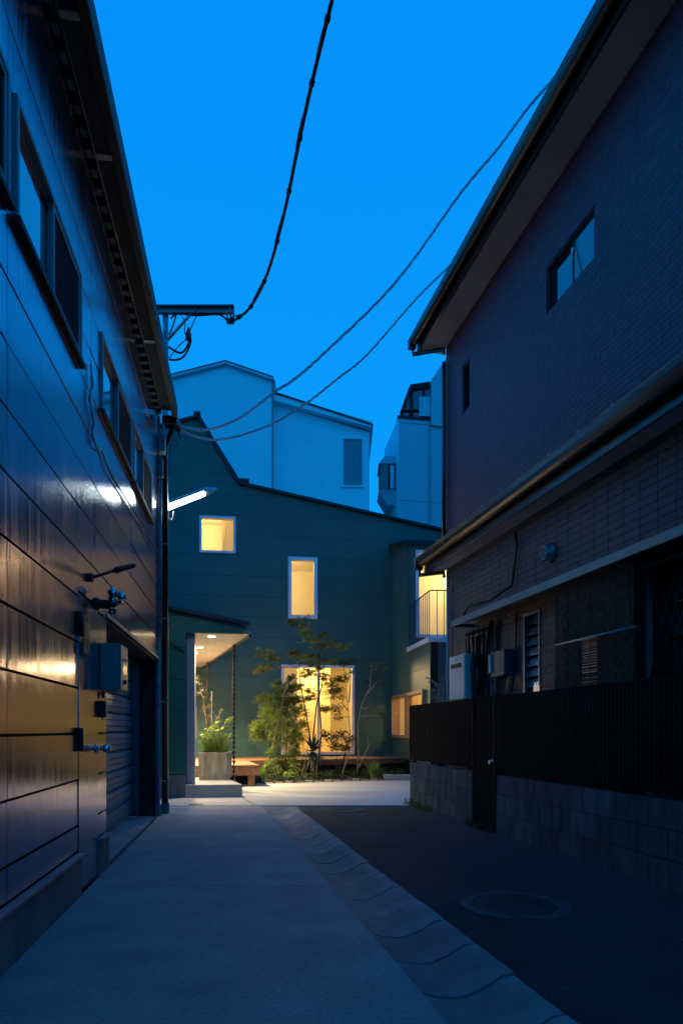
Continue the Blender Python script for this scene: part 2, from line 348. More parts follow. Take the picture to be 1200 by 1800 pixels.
for i in range(27):
    y = 9.10 - (27 - i) * pitch * math.cos(math.atan2(0.2126, 1))
    o = place('gutter_block', gme, gut, (gl(y) + 0.010, y, rnd.uniform(-0.004, 0.003)), -math.atan2(-0.2126, 1) * -1)
    o.rotation_euler = (rnd.uniform(-.004, .004), rnd.uniform(-.006, .006), -gr * -1 if False else math.atan2(0.2126, 1))
# the last length of the gutter runs out flat to the forecourt
ge_ = MB(); nr = 6; pts_ = []
for r_ in range(nr + 1):
    t_ = r_ / nr; Y = 9.105 + (9.470 - 9.105) * t_; e_ = t_ * t_ * (3 - 2 * t_)
    for (x, z) in prof: pts_.append((gl(Y, x) + .010, Y + x * .21 * (1 - t_), z * (1 - e_) - .006 * e_))
np_ = len(prof)
ge_.add(pts_, [(r_ * np_ + i, r_ * np_ + i + 1, (r_ + 1) * np_ + i + 1, (r_ + 1) * np_ + i) for r_ in range(nr) for i in range(np_ - 1)], True)
struct(ge_.build('gutter_end', M['gutterc'], recalc=False))
# asphalt lane
ge = lambda Y: gl(Y, gw + 0.012)
fx = lambda Y: 3.11 - 0.2183 * Y + 0.05
# finely divided so that it can be slightly uneven
am = MB(); nx, ny = 26, 70
av = []
for j in range(ny + 1):
    Y = -3.5 + (9.43 + 3.5) * j / ny
    for i in range(nx + 1):
        X = ge(Y) + (fx(Y) - ge(Y)) * i / nx
        z = -0.006 + 0.006 * math.sin(X * 3.1 + Y) * math.sin(Y * 2.3 - X) + rnd.uniform(-.0012, .0012) + (0.012 * max(0, i / nx - .8) * 5)
        av.append((X, Y, z))
am.add(av, [(j * (nx + 1) + i, j * (nx + 1) + i + 1, (j + 1) * (nx + 1) + i + 1, (j + 1) * (nx + 1) + i) for j in range(ny) for i in range(nx)], True)
n0 = len(av)
asp = am.build('asphalt_road', M['asph'], recalc=False); struct(asp)
gt_ = MB()
for _ in range(420):
    Y = 1.8 + 7.4 * rnd.random() ** 1.3; a_, b_ = ge(Y), fx(Y) - .1; t_ = rnd.random(); t_ = t_ if rnd.random() < .5 else (t_ * .12 if rnd.random() < .5 else 1 - t_ * .1)
    X = a_ + (b_ - a_) * t_; r_ = rnd.uniform(.003, .009); gt_.add([(X - r_, Y, -.004), (X, Y - r_, -.004), (X + r_, Y, -.004), (X, Y + r_, -.004), (X + rnd.uniform(-.003, .003), Y, r_ * .9)], [(0, 1, 4), (1, 2, 4), (2, 3, 4), (3, 0, 4)])
gto = gt_.build('grit', M['block'], recalc=False); gto['kind'] = 'stuff'; gto['label'] = 'loose pale grit scattered over the asphalt'
# forecourt of pale concrete before the green house
fc = thing('forecourt', 'pale concrete forecourt before the green house', 'forecourt'); del fc['category']; fc['kind'] = 'structure'
P1, P2 = GP(426, 1402.5), GP(446, 1419)
MB().slab([(-5.5, 9.50), (P2.x - 0.01, 9.50), (P1.x - 0.01, P1.y), (P1.x - .9, 13.0), (-5.5, 13.0)], -0.13, 0.002).build('slab', M['concrete2'], fc)
A = GP(446, 1379); B = GP(720, 1371)
MB().slab([(P2.x, 9.50), (0.95, 9.50), (0.93, 9.95), (7, 9.95), (7, 15.5), (B.x, B.y), (A.x, A.y), (P1.x - .9, 13.0), (P1.x, P1.y)], -0.13, 0.004).build('slab', M['concrete2'], fc)
MB().slab([(-1.05, 9.475), (-0.45, 9.475), (-0.45, 9.497), (-1.05, 9.497)], -0.13, -0.004).build('edge_strip', M['gutterc'], fc)
# manholes
def manhole(X, Y, r, label, iron=True):
    t = thing('manhole_cover', label, 'manhole cover', (X, Y, 0), 'manhole covers in the lane')
    MB().lathe((X, Y, 0), [(r, -0.05), (r, 0.001), (r - 0.012, 0.004), (r - 0.075, 0.005), (r - 0.08, -0.002), (r - 0.08, -0.05)], 48).build('rim', M['rimc'], t)
    m = MB().lathe((X, Y, 0), [(r - 0.086, -0.05), (r - 0.086, 0.000), (r - 0.09, 0.004), (0.02, 0.004)], 48)
    m.build('lid', M['iron'] if iron else M['rimc'], t)
    q = MB()
    for i in range(-5, 6):
        for j in range(-5, 6):
            a, b = i * 0.042, j * 0.042
            if a * a + b * b < (r - 0.12) ** 2 and not (abs(a) < .07 and abs(b) < .03): q.box((X + a - .012, Y + b - .012, 0.0035), (X + a + .012, Y + b + .012, 0.0075))
    q.box((X - .05, Y - .008, .0035), (X + .05, Y + .008, .009)); q.build('tread_studs', M['iron'] if iron else M['rimc'], t, stuff=True)
manhole(1.04, 4.10, 0.328, 'large round iron manhole cover with concrete rim near the gutter')
manhole(0.02, 9.02, 0.30, 'small grey manhole cover at the far end of the asphalt', False)
dl = MB().lathe((-2.05, 9.62, 0.0), [(0.10, -0.02), (0.10, 0.006), (0.085, 0.010), (0.03, 0.010)], 24).build('drain_cover', M['iron'])
tag(dl, 'little round drain cover in the pale concrete by the downpipe', 'drain cover')

# ================================================================== LEFT METAL CLAD BUILDING
LB = thing('metal_clad_building', 'long building clad in brushed steel panels on the left of the alley', 'building', (-1.064, 0, 0))
sEnd = L.S(279); sNear = -3.0
sD0, sD1, sJ1 = L.S(137.5), L.S(171), L.S(187)         # door leaf, jamb panels, shutter opening from sJ1
zO = 1.93; ztop = 4.90
wins = [(L.S(12) - 2.05, L.S(12), 3.42, 3.99), (L.S(24), L.S(140), 3.42, 3.99), (L.S(176), L.S(230), 3.42, 3.99), (L.S(233), L.S(265), 3.42, 3.99)]
holes = [w for w in wins] + [(sD0 - .004, sD1 + .004, -1, zO + .012), (sJ1, sEnd - .10, -1, zO)]
# backing wall
rects = [(sNear, sEnd, 0.0, ztop + .1)]
for h in holes: rects = sub_rects(rects, h)
m = MB()
for r in rects: m.fbox(L, r[0], r[1], -0.22, -0.022, r[2], r[3])
m.build('wall', M['gap'], LB)
m = MB().fbox(L, sNear, sEnd - .001, -7, -0.40, 0, ztop + .1); m.build('inner_wall', M['gap'], LB)
m = MB().fbox(L, sEnd - .10, sEnd - .003, -6.9, -0.223, 0, ztop + .1); m.build('end_wall', M['steel'], LB)
# panels, one object each
zj = [0.275] + [0.44 + 0.2935 * i for i in range(16)]
zj = [z for z in zj if z < ztop] + [ztop + .08]
base = L.S(12.5); cols = sorted([base + 1.685 * i for i in range(-4, 4)])
cols = [sNear] + [c for c in cols if sNear + .3 < c < sEnd - .2] + [sEnd]
for ci in range(len(cols) - 1):
    for ri in range(len(zj) - 1):
        a0, a1, z0, z1 = cols[ci] + .002, cols[ci + 1] - .002, zj[ri] + .004, zj[ri + 1] - .004
        full = (a0, a1, z0, z1); rr = [full]
        for h in holes: rr = sub_rects(rr, (h[0] - .004, h[1] + .004, h[2] - .004, h[3] + .004))
        rr = [r for r in rr if r[3] - r[2] > .02 and r[1] - r[0] > .01]
        if not rr: continue
        tw = [rnd.uniform(-.0022, .0022) for _ in range(2)]; c = .003; P = L.P
        for gset in clusters_of(rr):
            m = MB()
            for r in gset:
                m.hexa([P(r[0], -.021, r[2]), P(r[1], -.021, r[2]), P(r[1], -.021, r[3]), P(r[0], -.021, r[3]), P(r[0] + .002, tw[0], r[2] + c), P(r[1] - .002, tw[0], r[2] + c), P(r[1] - .002, tw[1], r[3] - c), P(r[0] + .002, tw[1], r[3] - c)])
            m.build('panel', M['panel'], LB)
# foundation and its flashing
MB().fbox(L, sNear, sD0 - .03, -0.2, 0.03, -0.1, 0.25).build('foundation', M['found'], LB)
MB().fbox(L, sD1 + .02, sJ1, -0.2, 0.02, -0.1, 0.25).build('foundation', M['found'], LB)
MB().fbox(L, sNear, sD0 - .028, 0.0, 0.05, 0.252, 0.268).build('flashing', M['alum'], LB)
MB().fbox(L, sD1 + .012, sJ1 + .002, 0.0, 0.045, 0.252, 0.268).build('flashing', M['alum'], LB)
# door with hinges, knob
dr = MB().fbox(L, sD0, sD1, -0.045, 0.004, 0.015, zO, ).build('door', M['panel'], LB)
MB().ring(L, sD0 - .004, sD1 + .004, 0.0, zO + .012, .003, -0.2, -0.046).build('door_frame', M['steel_dark'], LB)
for z in (1.73, 0.99):
    m = MB().tube([L.P(sD0 - .02, .02, z - .075), L.P(sD0 - .02, .02, z + .075)], .016, 10); m.fbox(L, sD0 - .055, sD0 - .02, .004, .012, z - .075, z + .075); m.fbox(L, sD0 - .02, sD0 + .05, .008, .02, z - .075, z + .075)
    m.build('hinge', M['steel_dark'], dr)
kz = L.Z(1316, L.S(167), .05); ks = sD1 - .06
m = MB().tube([L.P(ks, .004, kz), L.P(ks, .012, kz), L.P(ks, .014, kz), L.P(ks, .05, kz), L.P(ks, .055, kz), L.P(ks, .075, kz), L.P(ks, .10, kz), L.P(ks, .105, kz)], [.034, .034, .014, .014, .026, .03, .026, .015], 14)
m.build('knob', M['chrome'], dr)
# roller shutter in its recess
MB().fbox(L, sJ1, sEnd - .10, -.40, -.36, 0, zO + .03).build('shutter_back', M['gap'], LB)
shz = 0.0; k = 0
while shz < zO - .02:
    m = MB(); z1 = min(shz + .205, zO); P = L.P
    poly = [(-.355, shz), (-.325, shz + .012), (-.315, shz + .06), (-.325, shz + .066), (-.315, shz + .072), (-.315, shz + .125), (-.325, shz + .131), (-.315, shz + .137), (-.318, shz + .185), (-.345, z1 - .004), (-.355, z1)]
    m.prism([L.P(sJ1 + .002, d, min(z, zO)) for d, z in poly], L.P(sEnd - .102, 0, 0) - L.P(sJ1 + .002, 0, 0))
    m.build('shutter_slat', M['bluegrey'], LB); shz += .206
MB().fbox(L, sJ1, sEnd - .10, -.36, -.024, zO - .022, zO).build('opening_soffit', M['steel_dark'], LB)
MB().fbox(L, sEnd - .10, sEnd, -.36, .0, 0.0, zO - .004).build('opening_jamb', M['panel'], LB)
MB().fbox(L, sJ1 - .012, sJ1, -.36, -.022, 0.0, zO).build('opening_jamb', M['steel'], LB)
MB().fbox(L, sJ1 - .01, sEnd + .0, .001, .012, zO - .006, zO + .022).build('opening_trim', M['alum'], LB)
# corner trim
MB().fbox(L, sEnd + .001, sEnd + .05, -.1, .012, 0.02, ztop + .05).build('corner_trim', M['galv'], LB)
# windows: frame, two sashes (glass, and an insect screen), sill
for wi, (a0, a1, z0, z1) in enumerate(wins):
    fr_ = MB().ring(L, a0, a1, z0, z1, .03, -.10, .018).build('window', M['alum'], LB)
    MB().fbox(L, a0 - .015, a1 + .015, .001, .035, z0 - .032, z0 - .002).build('sill', M['steel_dark'], fr_)
    am_ = (a0 + a1) / 2
    MB().ring(L, a0 + .031, am_ + .02, z0 + .031, z1 - .031, .028, -.04, -.013).build('sash', M['alum'], fr_)
    MB().ring(L, am_ - .02, a1 - .031, z0 + .031, z1 - .031, .028, -.012, .012).build('sash', M['alum'], fr_)
    MB().fbox(L, a0 + .06, am_ - .008, -.030, -.022, z0 + .06, z1 - .06).build('pane', M['darkglass'], fr_)
    MB().fbox(L, am_ + .009, a1 - .06, -.004, .002, z0 + .06, z1 - .06).build('insect_screen', M['screen'], fr_)
    MB().fbox(L, a0 + .001, a1 - .001, -.21, -.101, z0 + .001, z1 - .001).build('reveal', M['gap'], fr_)
# eave: soffit, fascia gutter, row of ventilated clips, end downpipe
sE2 = L.S(307, .2)
MB().fbox(L, sNear, sE2, -.1, .17, ztop + .09, ztop + .11).build('soffit', M['soffdark'], LB)
MB().fbox(L, sNear, sE2, .172, .235, ztop - .01, ztop + .16, ).build('eave_gutter', M['steel_dark'], LB, bevel=.008)
MB().fbox(L, sNear, sE2, -7, .19, ztop + .165, ztop + .20).build('roof', M['roof'], LB)
for sj in (L.S(244) , L.S(155), L.S(86)): MB().fbox(L, sj, sj + .05, .006, .171, ztop + .082, ztop + .0885).build('soffit_joint', M['alum'], LB)
cm = MB().box((-.035, -.02, -.03), (.035, .02, .03)).mesh('roof_clip', M['soffclip'], bevel=.004)
for i in range(46):
    s_ = 1.0 + i * .165
    if s_ > sEnd - .1: break
    place('roof_clip', cm, LB, L.P(s_, .02, ztop + .055), L.rot())
MB().tube([L.P(1.0, .045, ztop + .08), L.P(sEnd, .045, ztop + .08)], .006, 6).build('clip_rail', M['galv'], LB)

# downpipe at the far corner
dp = thing('downpipe', 'black rainwater downpipe at the far corner of the steel building', 'downpipe', L.P(sEnd + .1, .0, 0))
px, py = L.P(sEnd + .13, .0, 0).xy
Yp = 8.62; px = k_of(290) * Yp; py = Yp
MB().tube([(px + .1, py - .1, ztop + .02), (px + .1, py - .1, ztop - .1), (px, py, ztop - .28), (px, py, .12)], .042, 14).build('pipe', M['brown'], dp)
MB().box((px + .02, py - .22, ztop - .06), (px + .2, py + .02, ztop + .03)).build('hopper', M['brown'], dp)
MB().lathe((px, py, 0), [(.055, -.02), (.055, .11), (.048, .13), (.042, .13)], 16).build('pipe_shoe', M['found'], dp)
for v in (803, 957, 1088, 1234, 1373):
    z = CH - (v - 1284) / 1200 * Yp
    MB().lathe((px, py, z), [(.044, -.009), (.049, -.009), (.049, .009), (.044, .009)], 16).fbox(L, sEnd + .02, sEnd + .25, .0, .006, z - .008, z + .008).build('clamp', M['alum'], dp)
# things on the left wall
def arm_lamp():
    a = Vector(L.P(L.S(155), 0.0, 2.09)); b = Vector((-1.515, 5.02, 2.265)); t = thing('wall_lamp', 'slim black arm lamp sticking out of the steel wall above the door', 'lamp', a)
    MB().tube([a, a + Vector((L.n[0], L.n[1], 0)) * .03], .03, 12).build('mounting_plate', M['steel_dark'], t)
    c = a + Vector((L.n[0], L.n[1], 0)) * .025; mid = a.lerp(b, .52)
    MB().tube([c, c.lerp(mid, .5), mid], .011, 10).build('arm', M['steel_dark'], t)
    MB().tube([mid, mid.lerp(b, .12), mid.lerp(b, .3), mid.lerp(b, .9), b], [.014, .024, .021, .020, .008], 12).build('lamp_head', M['steel_dark'], t)
arm_lamp()
def security_light():
    a = Vector(L.P(L.S(169), 0.0, 1.955)); n = Vector((L.n[0], L.n[1], 0)); t_ = Vector((L.t[0], L.t[1], 0)); t = thing('security_light', 'twin bulb security light with black sensor body over the door corner', 'security light', a)
    MB().tube([a, a + n * .02, a + n * .021, a + n * .10], [.045, .045, .032, .034], 14).build('sensor_body', M['steel_dark'], t)
    c = a + n * .10
    MB().tube([c - n * .01, c + n * .015 + t_ * .03 + Vector((0, 0, .0)), c + n * .03 + t_ * .08 + Vector((0, 0, .02))], .018, 10).build('arm', M['steel_dark'], t)
    for dd in (Vector((0, 0, .075)) + t_ * .14 + n * .045, Vector((0, 0, .085)) + t_ * .05 + n * .0):
        b = c + dd; MB().tube([c + dd * .3 + n * .02, b - Vector((0, 0, .03)), b, b + n * .02 + Vector((0, 0, .02)), b + n * .03 + Vector((0, 0, .026))], [.014, .026, .040, .042, .03], 16).build('bulb', M['chrome'], t)
    MB().lathe(c + t_ * .06 + Vector((0, 0, -.045)), [(.012, -.02), (.024, -.012), (.026, .01), (.02, .025)], 12).build('sensor_eye', M['darkglass'], t)
security_light()
def wall_box(name, label, cat, u, v0, v1, w, dep, m_, bits=None):
    s_ = L.S(u); z1 = L.Z(v0, s_, dep); z0 = L.Z(v1, s_, dep); t = thing(name, label, cat, L.P(s_, 0, z0))
    MB().fbox(L, s_, s_ + w, .003, dep, z0, z1).build('case', m_, t, bevel=.005)
    if bits: bits(t, s_, z0, z1)
    return t
def eb_bits(t, s_, z0, z1):
    MB().fbox(L, s_ + .006, s_ + .294, .142, .152, z0 + .006, z1 - .006).build('cover', M['alum'], t, bevel=.003)
    MB().fbox(L, s_ + .06, s_ + .24, .153, .156, z0 + .12, z1 - .1).build('meter_window', M['darkglass'], t)
    MB().fbox(L, s_ + .12, s_ + .16, .153, .170, z0 + .05, z0 + .08).build('latch', M['steel_dark'], t)
    MB().tube([L.P(s_ + .03, .02, z0 - .01), L.P(s_ + .03, .02, z0 - .06)], .012, 8).build('cable_gland', M['steel_dark'], t)
sB = L.S(175.0, 0.0)
wall_box('meter_box', 'boxy grey electric meter box with metal front beside the steel door', 'meter box', 175.0, 1131, 1213, .30, .14, M['bluegrey'], eb_bits)
def db_bits(t, s_, z0, z1):
    MB().fbox(L, s_ + .012, s_ + .068, .0455, .052, z0 + .02, z1 - .02).build('push_plate', M['steel'], t, bevel=.002)
    MB().tube([L.P(s_ + .04, .02, z0), L.P(s_ + .04, .02, z0 - .02)], .006, 8).build('cable_gland', M['steel_dark'], t)
wall_box('entry_phone', 'small dark box below the grey meter box', 'entry phone', 173.0, 1232, 1261, .08, .045, M['steel_dark'], db_bits)
s_ = sD0 + .03; z1, z0 = 1.755, 1.545
tp = thing('door_sign', 'tan plate hung at the top of the steel door', 'plate', L.P(s_, .03, z0))
MB().fbox(L, s_, s_ + .15, .024, .032, z0, z1).build('plate', M['tan'], tp)
MB().fbox(L, s_ + .05, s_ + .1, .005, .0235, z1 - .03, z1 - .005).build('hook', M['steel_dark'], tp)
# thin cables on the left wall
def poly_cable(name, pts, r, m_, label, cat='cable', group=None, n=6):
    o = MB().tube(pts, r, n).build(name, m_); tag(o, label, cat, group); return o
cp = [(156, 640), (158, 676), (153, 700), (160, 742), (158, 765), (166, 787), (176, 794), (190, 832), (221, 880), (250, 925), (277, 972)]
poly_cable('wall_cable', [L.P(L.S(u), .012 + .006 * (i % 2), L.Z(v, L.S(u))) for i, (u, v) in enumerate(cp)], .006, M['cable'], 'thin black cable clipped along the steel wall below the windows')
cp = [(154, 660), (153, 740), (161, 780), (172, 792)]
poly_cable('wall_cable', [L.P(L.S(u), .02, L.Z(v, L.S(u))) for i, (u, v) in enumerate(cp)], .004, M['cableg'], 'short grey cable looping down the steel wall between two windows')
jb = thing('junction_box', 'pale junction boxes on the steel corner under the eave', 'junction box', L.P(sEnd - .2, .0, 4.3))
MB().fbox(L, sEnd - .13, sEnd - .02, .006, .09, 4.46, 4.66).build('case', M['alum'], jb, bevel=.006)
MB().fbox(L, sEnd - .10, sEnd - .02, .006, .06, 4.16, 4.40).build('case', M['bluegrey'], jb, bevel=.006)
MB().tube([L.P(sEnd - .06, .035, 4.16), L.P(sEnd - .06, .03, 3.3), L.P(sEnd - .06, .03, 2.2)], .014, 8).build('conduit', M['galv'], jb)

# cable post and crossarm on the corner
Yk = 8.75
cpst = thing('cable_bracket', 'steel post and crossarm carrying cables above the left eave', 'bracket', WP(291, 700, Yk))
x0, x1 = k_of(286) * Yk, k_of(296) * Yk
m = MB().box((x0, Yk - .005, 4.3), (x1, Yk, WP(0, 537, Yk).z)); m.box((x0, Yk + .001, 4.3), (x0 + .006, Yk + .06, WP(0, 537, Yk).z)); m.build('post', M['galv'], cpst)
for v in (575, 583, 588, 593, 597, 603, 615, 626):
    z = WP(0, v, Yk).z; MB().box((x0 + .03, Yk - .0075, z - (.03 if v in (588, 615) else .008)), (x0 + .045, Yk - .0055, z + (.03 if v in (588, 615) else .008))).build('bolt_hole', M['gap'], cpst)
za, zb = WP(0, 553, Yk).z, WP(0, 540, Yk).z
xa, xb = k_of(262) * Yk, k_of(412) * Yk
m = MB().box((xa, Yk - .065, zb - .012), (xb, Yk - .01, zb)); m.box((xa, Yk - .016, za), (xb, Yk - .01, zb - .0125)); m.box((xa, Yk - .065, za - .008), (xb, Yk - .01, za - .0005)); m.build('crossarm', M['steel'], cpst)
MB().tube([WP(295, 597, Yk - .03), WP(345, 541, Yk - .03)], .018, 8).build('brace', M['galv'], cpst)
MB().tube([WP(405, 535, Yk - .04), WP(405, 556, Yk - .04)], .012, 8).tube([WP(399, 553, Yk - .04), WP(400, 566, Yk - .04), WP(411, 566, Yk - .04), WP(411, 553, Yk - .04)], .01, 8).build('insulator_hanger', M['galv'], cpst)
MB().lathe(WP(405, 564, Yk - .04), [(.02, -.05), (.045, -.04), (.03, -.015), (.048, 0), (.03, .02), (.044, .035), (.02, .05)], 14, 'x').build('insulator', M['steel_dark'], cpst)
CB = 'cables around the bracket post'
def wire(uvy, r, lab, m_=M['cable'], n=6, sub=5):
    P = [WP(*p) for p in uvy]; out = []
    for i in range(len(P) - 1):
        p0, p1, p2, p3 = P[max(i - 1, 0)], P[i], P[i + 1], P[min(i + 2, len(P) - 1)]
        for j in range(sub):
            t = j / sub; out.append(0.5 * ((2 * p1) + (p2 - p0) * t + (2 * p0 - 5 * p1 + 4 * p2 - p3) * t * t + (3 * p1 - p0 - 3 * p2 + p3) * t ** 3))
    out.append(P[-1]); return out
def mk_wire(name, uvy, r, lab, m_=None, group=None, n=6):
    o = MB().tube(wire(uvy, r, lab), r, n).build(name, m_ or M['cable']); tag(o, lab, 'cable', group); return o
Yc = Yk - .03
mk_wire('cable', [(300, 560, Yc), (312, 551, Yc), (345, 554, Yc), (380, 552, Yc), (392, 556, Yc), (400, 564, Yc)], .013, 'black cable run under the crossarm to the insulator', group=CB)
mk_wire('cable', [(297, 588, Yc), (303, 575, Yc), (310, 552, Yc)], .011, 'short black cable rising beside the bracket post', group=CB)
mk_wire('cable', [(297, 610, Yc), (312, 619, Yc), (322, 618, Yc), (331, 604, Yc), (332, 592, Yc), (330, 585, Yc)], .014, 'inner black cable loop hanging beside the bracket post', group=CB)
mk_wire('cable', [(297, 632, Yc), (312, 632, Yc), (324, 625, Yc), (333, 608, Yc), (335, 596, Yc), (332, 586, Yc)], .013, 'outer and lowest black cable loop beside the bracket post', group=CB)
mk_wire('cable', [(297, 630, Yc), (312, 610, Yc), (326, 597, Yc), (331, 588, Yc), (336, 575, Yc), (345, 556, Yc)], .007, 'thin stay wire slanting from post up to the crossarm', group=CB)
mk_wire('cable', [(317, 552, Yc), (324, 565, Yc), (325, 585, Yc), (331, 592, Yc)], .006, 'thin drop wire hanging from the crossarm middle', group=CB)
tag(MB().lathe(WP(331, 588, Yc), [(.01, -.09), (.035, -.06), (.04, 0), (.025, .04), (.012, .09)], 12).build('cable_clamp', M['cable']), 'black cable clamp among the wires below the crossarm', 'clamp')
# the heavy cable overhead
hv = wire([(400, 565, 8.7), (416, 560, 8.55), (441, 538, 8.3), (470, 480, 7.8), (498, 380, 7.15), (522, 265, 6.5), (548, 145, 5.95), (583, 0, 5.4), (625, -190, 4.9), (720, -620, 4.2), (960, -1700, 3.3)], .02, '')
hc = thing('overhead_cable', 'thick black overhead cable hanging from the insulator across the open sky', 'cable', hv[0])
MB().tube(hv, .017, 8).build('cable', M['cable'], hc)
m = MB(); acc = 0
offs = [p + Vector((.012 * math.sin(i * .9), .012 * math.cos(i * .9), .025 + .02 * math.sin(i * .5))) for i, p in enumerate(hv)]
MB().tube(offs, .009, 6).build('messenger_wire', M['cable'], hc)
for i in range(2, len(hv) - 1, 4):
    d = (hv[i + 1] - hv[i]).normalized(); MB().tube([hv[i] - d * .02, hv[i] + d * .02], .025, 8).build('cable_tie', M['cable'], hc)
def twisted(name, uvy, lab, r=.012, strands=3, spread=.035, dens=14):
    c = wire(uvy, r, lab, sub=dens); t = thing(name, lab, 'cable', c[0], 'twisted service cables to the steel building')
    for k_ in range(strands):
        ph = 2.1 * k_; pts = [p + Vector((0, math.cos(i * .8 + ph) * spread * .5, math.sin(i * .8 + ph) * spread)) for i, p in enumerate(c)]
        MB().tube(pts, r, 5).build('strand', M['cableg'] , t)
twisted('service_cable', [(300, 744, 8.66), (330, 752, 8.7), (365, 755, 8.7), (420, 735, 8.6), (485, 687, 8.45), (515, 668, 8.4), (568, 622, 8.25), (693, 498, 7.85), (810, 338, 7.5), (875, 260, 7.35), (927, 190, 7.25), (980, 128, 7.15), (1060, 20, 7.05)], 'upper twisted service cable running from steel building over the right roof', .0072, 4, .015)
twisted('service_cable', [(303, 747, 8.66), (335, 764, 8.75), (375, 773, 8.8), (420, 766, 8.8), (480, 744, 8.8), (539, 708, 8.78), (595, 664, 8.75), (645, 623, 8.7), (732, 524, 8.6), (806, 450, 8.5), (900, 340, 8.4)], 'lower twisted service cable sagging in front of the white house', .007, 3, .011)
mk_wire('cable', [(303, 745, 8.66), (312, 756, 8.66), (317, 772, 8.66)], .012, 'frayed cable tail at the steel building corner', group=CB)
mk_wire('cable', [(299, 776, 8.64), (306, 774, 8.62), (311, 780, 8.62), (306, 785, 8.62), (300, 780, 8.64), (298, 800, 8.66), (297, 836, 8.66)], .005, 'thin wire curl beside the black downpipe', group=CB)
# fluorescent street lamp
a, b = WP(291, 893, 8.72), WP(380.5, 859, 9.15)
sl = thing('street_lamp', 'lit white fluorescent street lamp jutting from the steel building corner', 'street lamp', a)
d = (b - a)
MB().tube([a - d * .12, a - d * .02, a, a + d * .74], [.03, .040, .038, .034], 12).build('tube', M['tube'], sl)
MB().tube([a + d * .745, a + d * .86, a + d * .96, b], [.034, .032, .022, .008], 12).build('clear_tip', M['white'], sl)
up = Vector((0, 0, .042))
MB().tube([a - d * .14 + up, a + up * 1.1, a + d * .8 + up, b + up * .25], [.02, .03, .026, .006], 8).build('lamp_housing', M['white'], sl)
MB().tube([a - d * .25, a - d * .12], .06, 10).build('mounting_base', M['steel'], sl)
mk_wire('cable', [(296, 899, 8.7), (297, 910, 8.72), (301, 914, 8.75), (304, 908, 8.75), (305, 899, 8.75)], .008, 'little cable loop hanging under the fluorescent lamp', m_=M['white'], group=CB)

# ================================================================== GREEN HOUSE
GH = thing('green_house', 'dark green two storey house with lit windows at the end of the alley', 'house', (HO[0], HO[1], 0))
S = H.S; Zf = lambda v, u: H.Z(v, H.S(u))
aA, aK, aR, aL = S(348), S(419), S(690), S(348) - 3.2
zA, zK, zR = Zf(735, 348), Zf(852, 419), Zf(936, 785)
aE = S(785) + 3.0; zE = zK + (zR - zK) * (aE - aK) / (S(785) - aK)
zLn = zA + (Zf(744, 312) - zA) * (aL - aA) / (S(312) - aA)
segs = [((aL, zLn), (aA, zA)), ((aA, zA), (aK, zK)), ((aK, zK), (aE, zE))]
W1 = (S(351), S(413.5), Zf(971.5, 380), Zf(908, 380)); W2 = (S(507), S(557), Zf(1087, 530), Zf(980, 530)); W3 = (S(495), S(622), Zf(1326, 560), Zf(1170, 560))
W4 = (S(331), S(346.5), Zf(1299, 340), Zf(1242, 340))
wing_back = (aw + .10, aw + 5, 0, 5.2)
hs = [W1, W2, W3]
m = MB()
for (p, q) in segs:
    rr = [(p[0], q[0], 0.0, 9.5)]
    for h in hs: rr = sub_rects(rr, h)
    for r in rr:
        pl = clip_top([(r[0], r[2]), (r[1], r[2]), (r[1], r[3]), (r[0], r[3])], p, q)
        if pl: m.fpoly(H, pl, -.16, -.018)
m.build('wall', M['gap'], GH)
m = MB(); m.fbox(H, aL, aL + .14, -7, -.162, 0, zLn - .05); m.fbox(H, aE - .14, aE, -7, -.162, 0, zE - .05); m.fbox(H, aL + .14, aE - .14, -7, -6.86, 0, zE - .1); m.build('outer_wall', M['siding'], GH)
# siding panels
zrows = [0.36 + .497 * i for i in range(0, 19)]
for ri in range(len(zrows) - 1):
    z0, z1 = zrows[ri] + .003, zrows[ri + 1] - .003
    for (p, q) in segs:
        n = max(1, round((q[0] - p[0]) / 3.2)); st = (q[0] - p[0]) / n
        for i in range(n):
            rr = [(p[0] + st * i + (.0015 if i else 0), p[0] + st * (i + 1) - (.0015 if i < n - 1 else 0), z0, z1)]
            for h in hs: rr = sub_rects(rr, h)
            for gset in clusters_of(rr):
                m = MB(); ok = False
                for r in gset:
                    pl = clip_top([(r[0], r[2]), (r[1], r[2]), (r[1], r[3]), (r[0], r[3])], p, q)
                    if pl: m.fpoly(H, pl, -.017, 0.0); ok = True
                if ok: m.build('siding_panel', M['siding'], GH)
MB().fbox(H, aL, aE, -.2, .012, -.1, .352).build('foundation', M['found'], GH)
for i, (p, q) in enumerate(segs):
    dz = .055 if i != 1 else .10
    pl = [(p[0], p[1] - .0), (q[0], q[1] - .0), (q[0], q[1] + dz), (p[0], p[1] + dz)]
    if i == 1: pl = [(p[0] + .002, p[1] - .02), (q[0], q[1] - .02), (q[0] + .05, q[1] + .07), (p[0] + .002, p[1] + .1)]
    if i == 2: pl = [(p[0] + .002, p[1]), (q[0], q[1]), (q[0], q[1] + .055), (p[0] + .055, p[1] + .055)]
    MB().fpoly(H, pl, -7.1, .10 + .004 * i).build('roof', M['roof'], GH)
MB().fbox(H, aK - .03, aK + .26, -.1, .12, zK + .06, zK + .12).build('roof_flashing', M['roof'], GH)
MB().fbox(H, aA - .1, aA + .06, -7, .115, zA + .05, zA + .12).build('ridge_cap', M['roof'], GH)
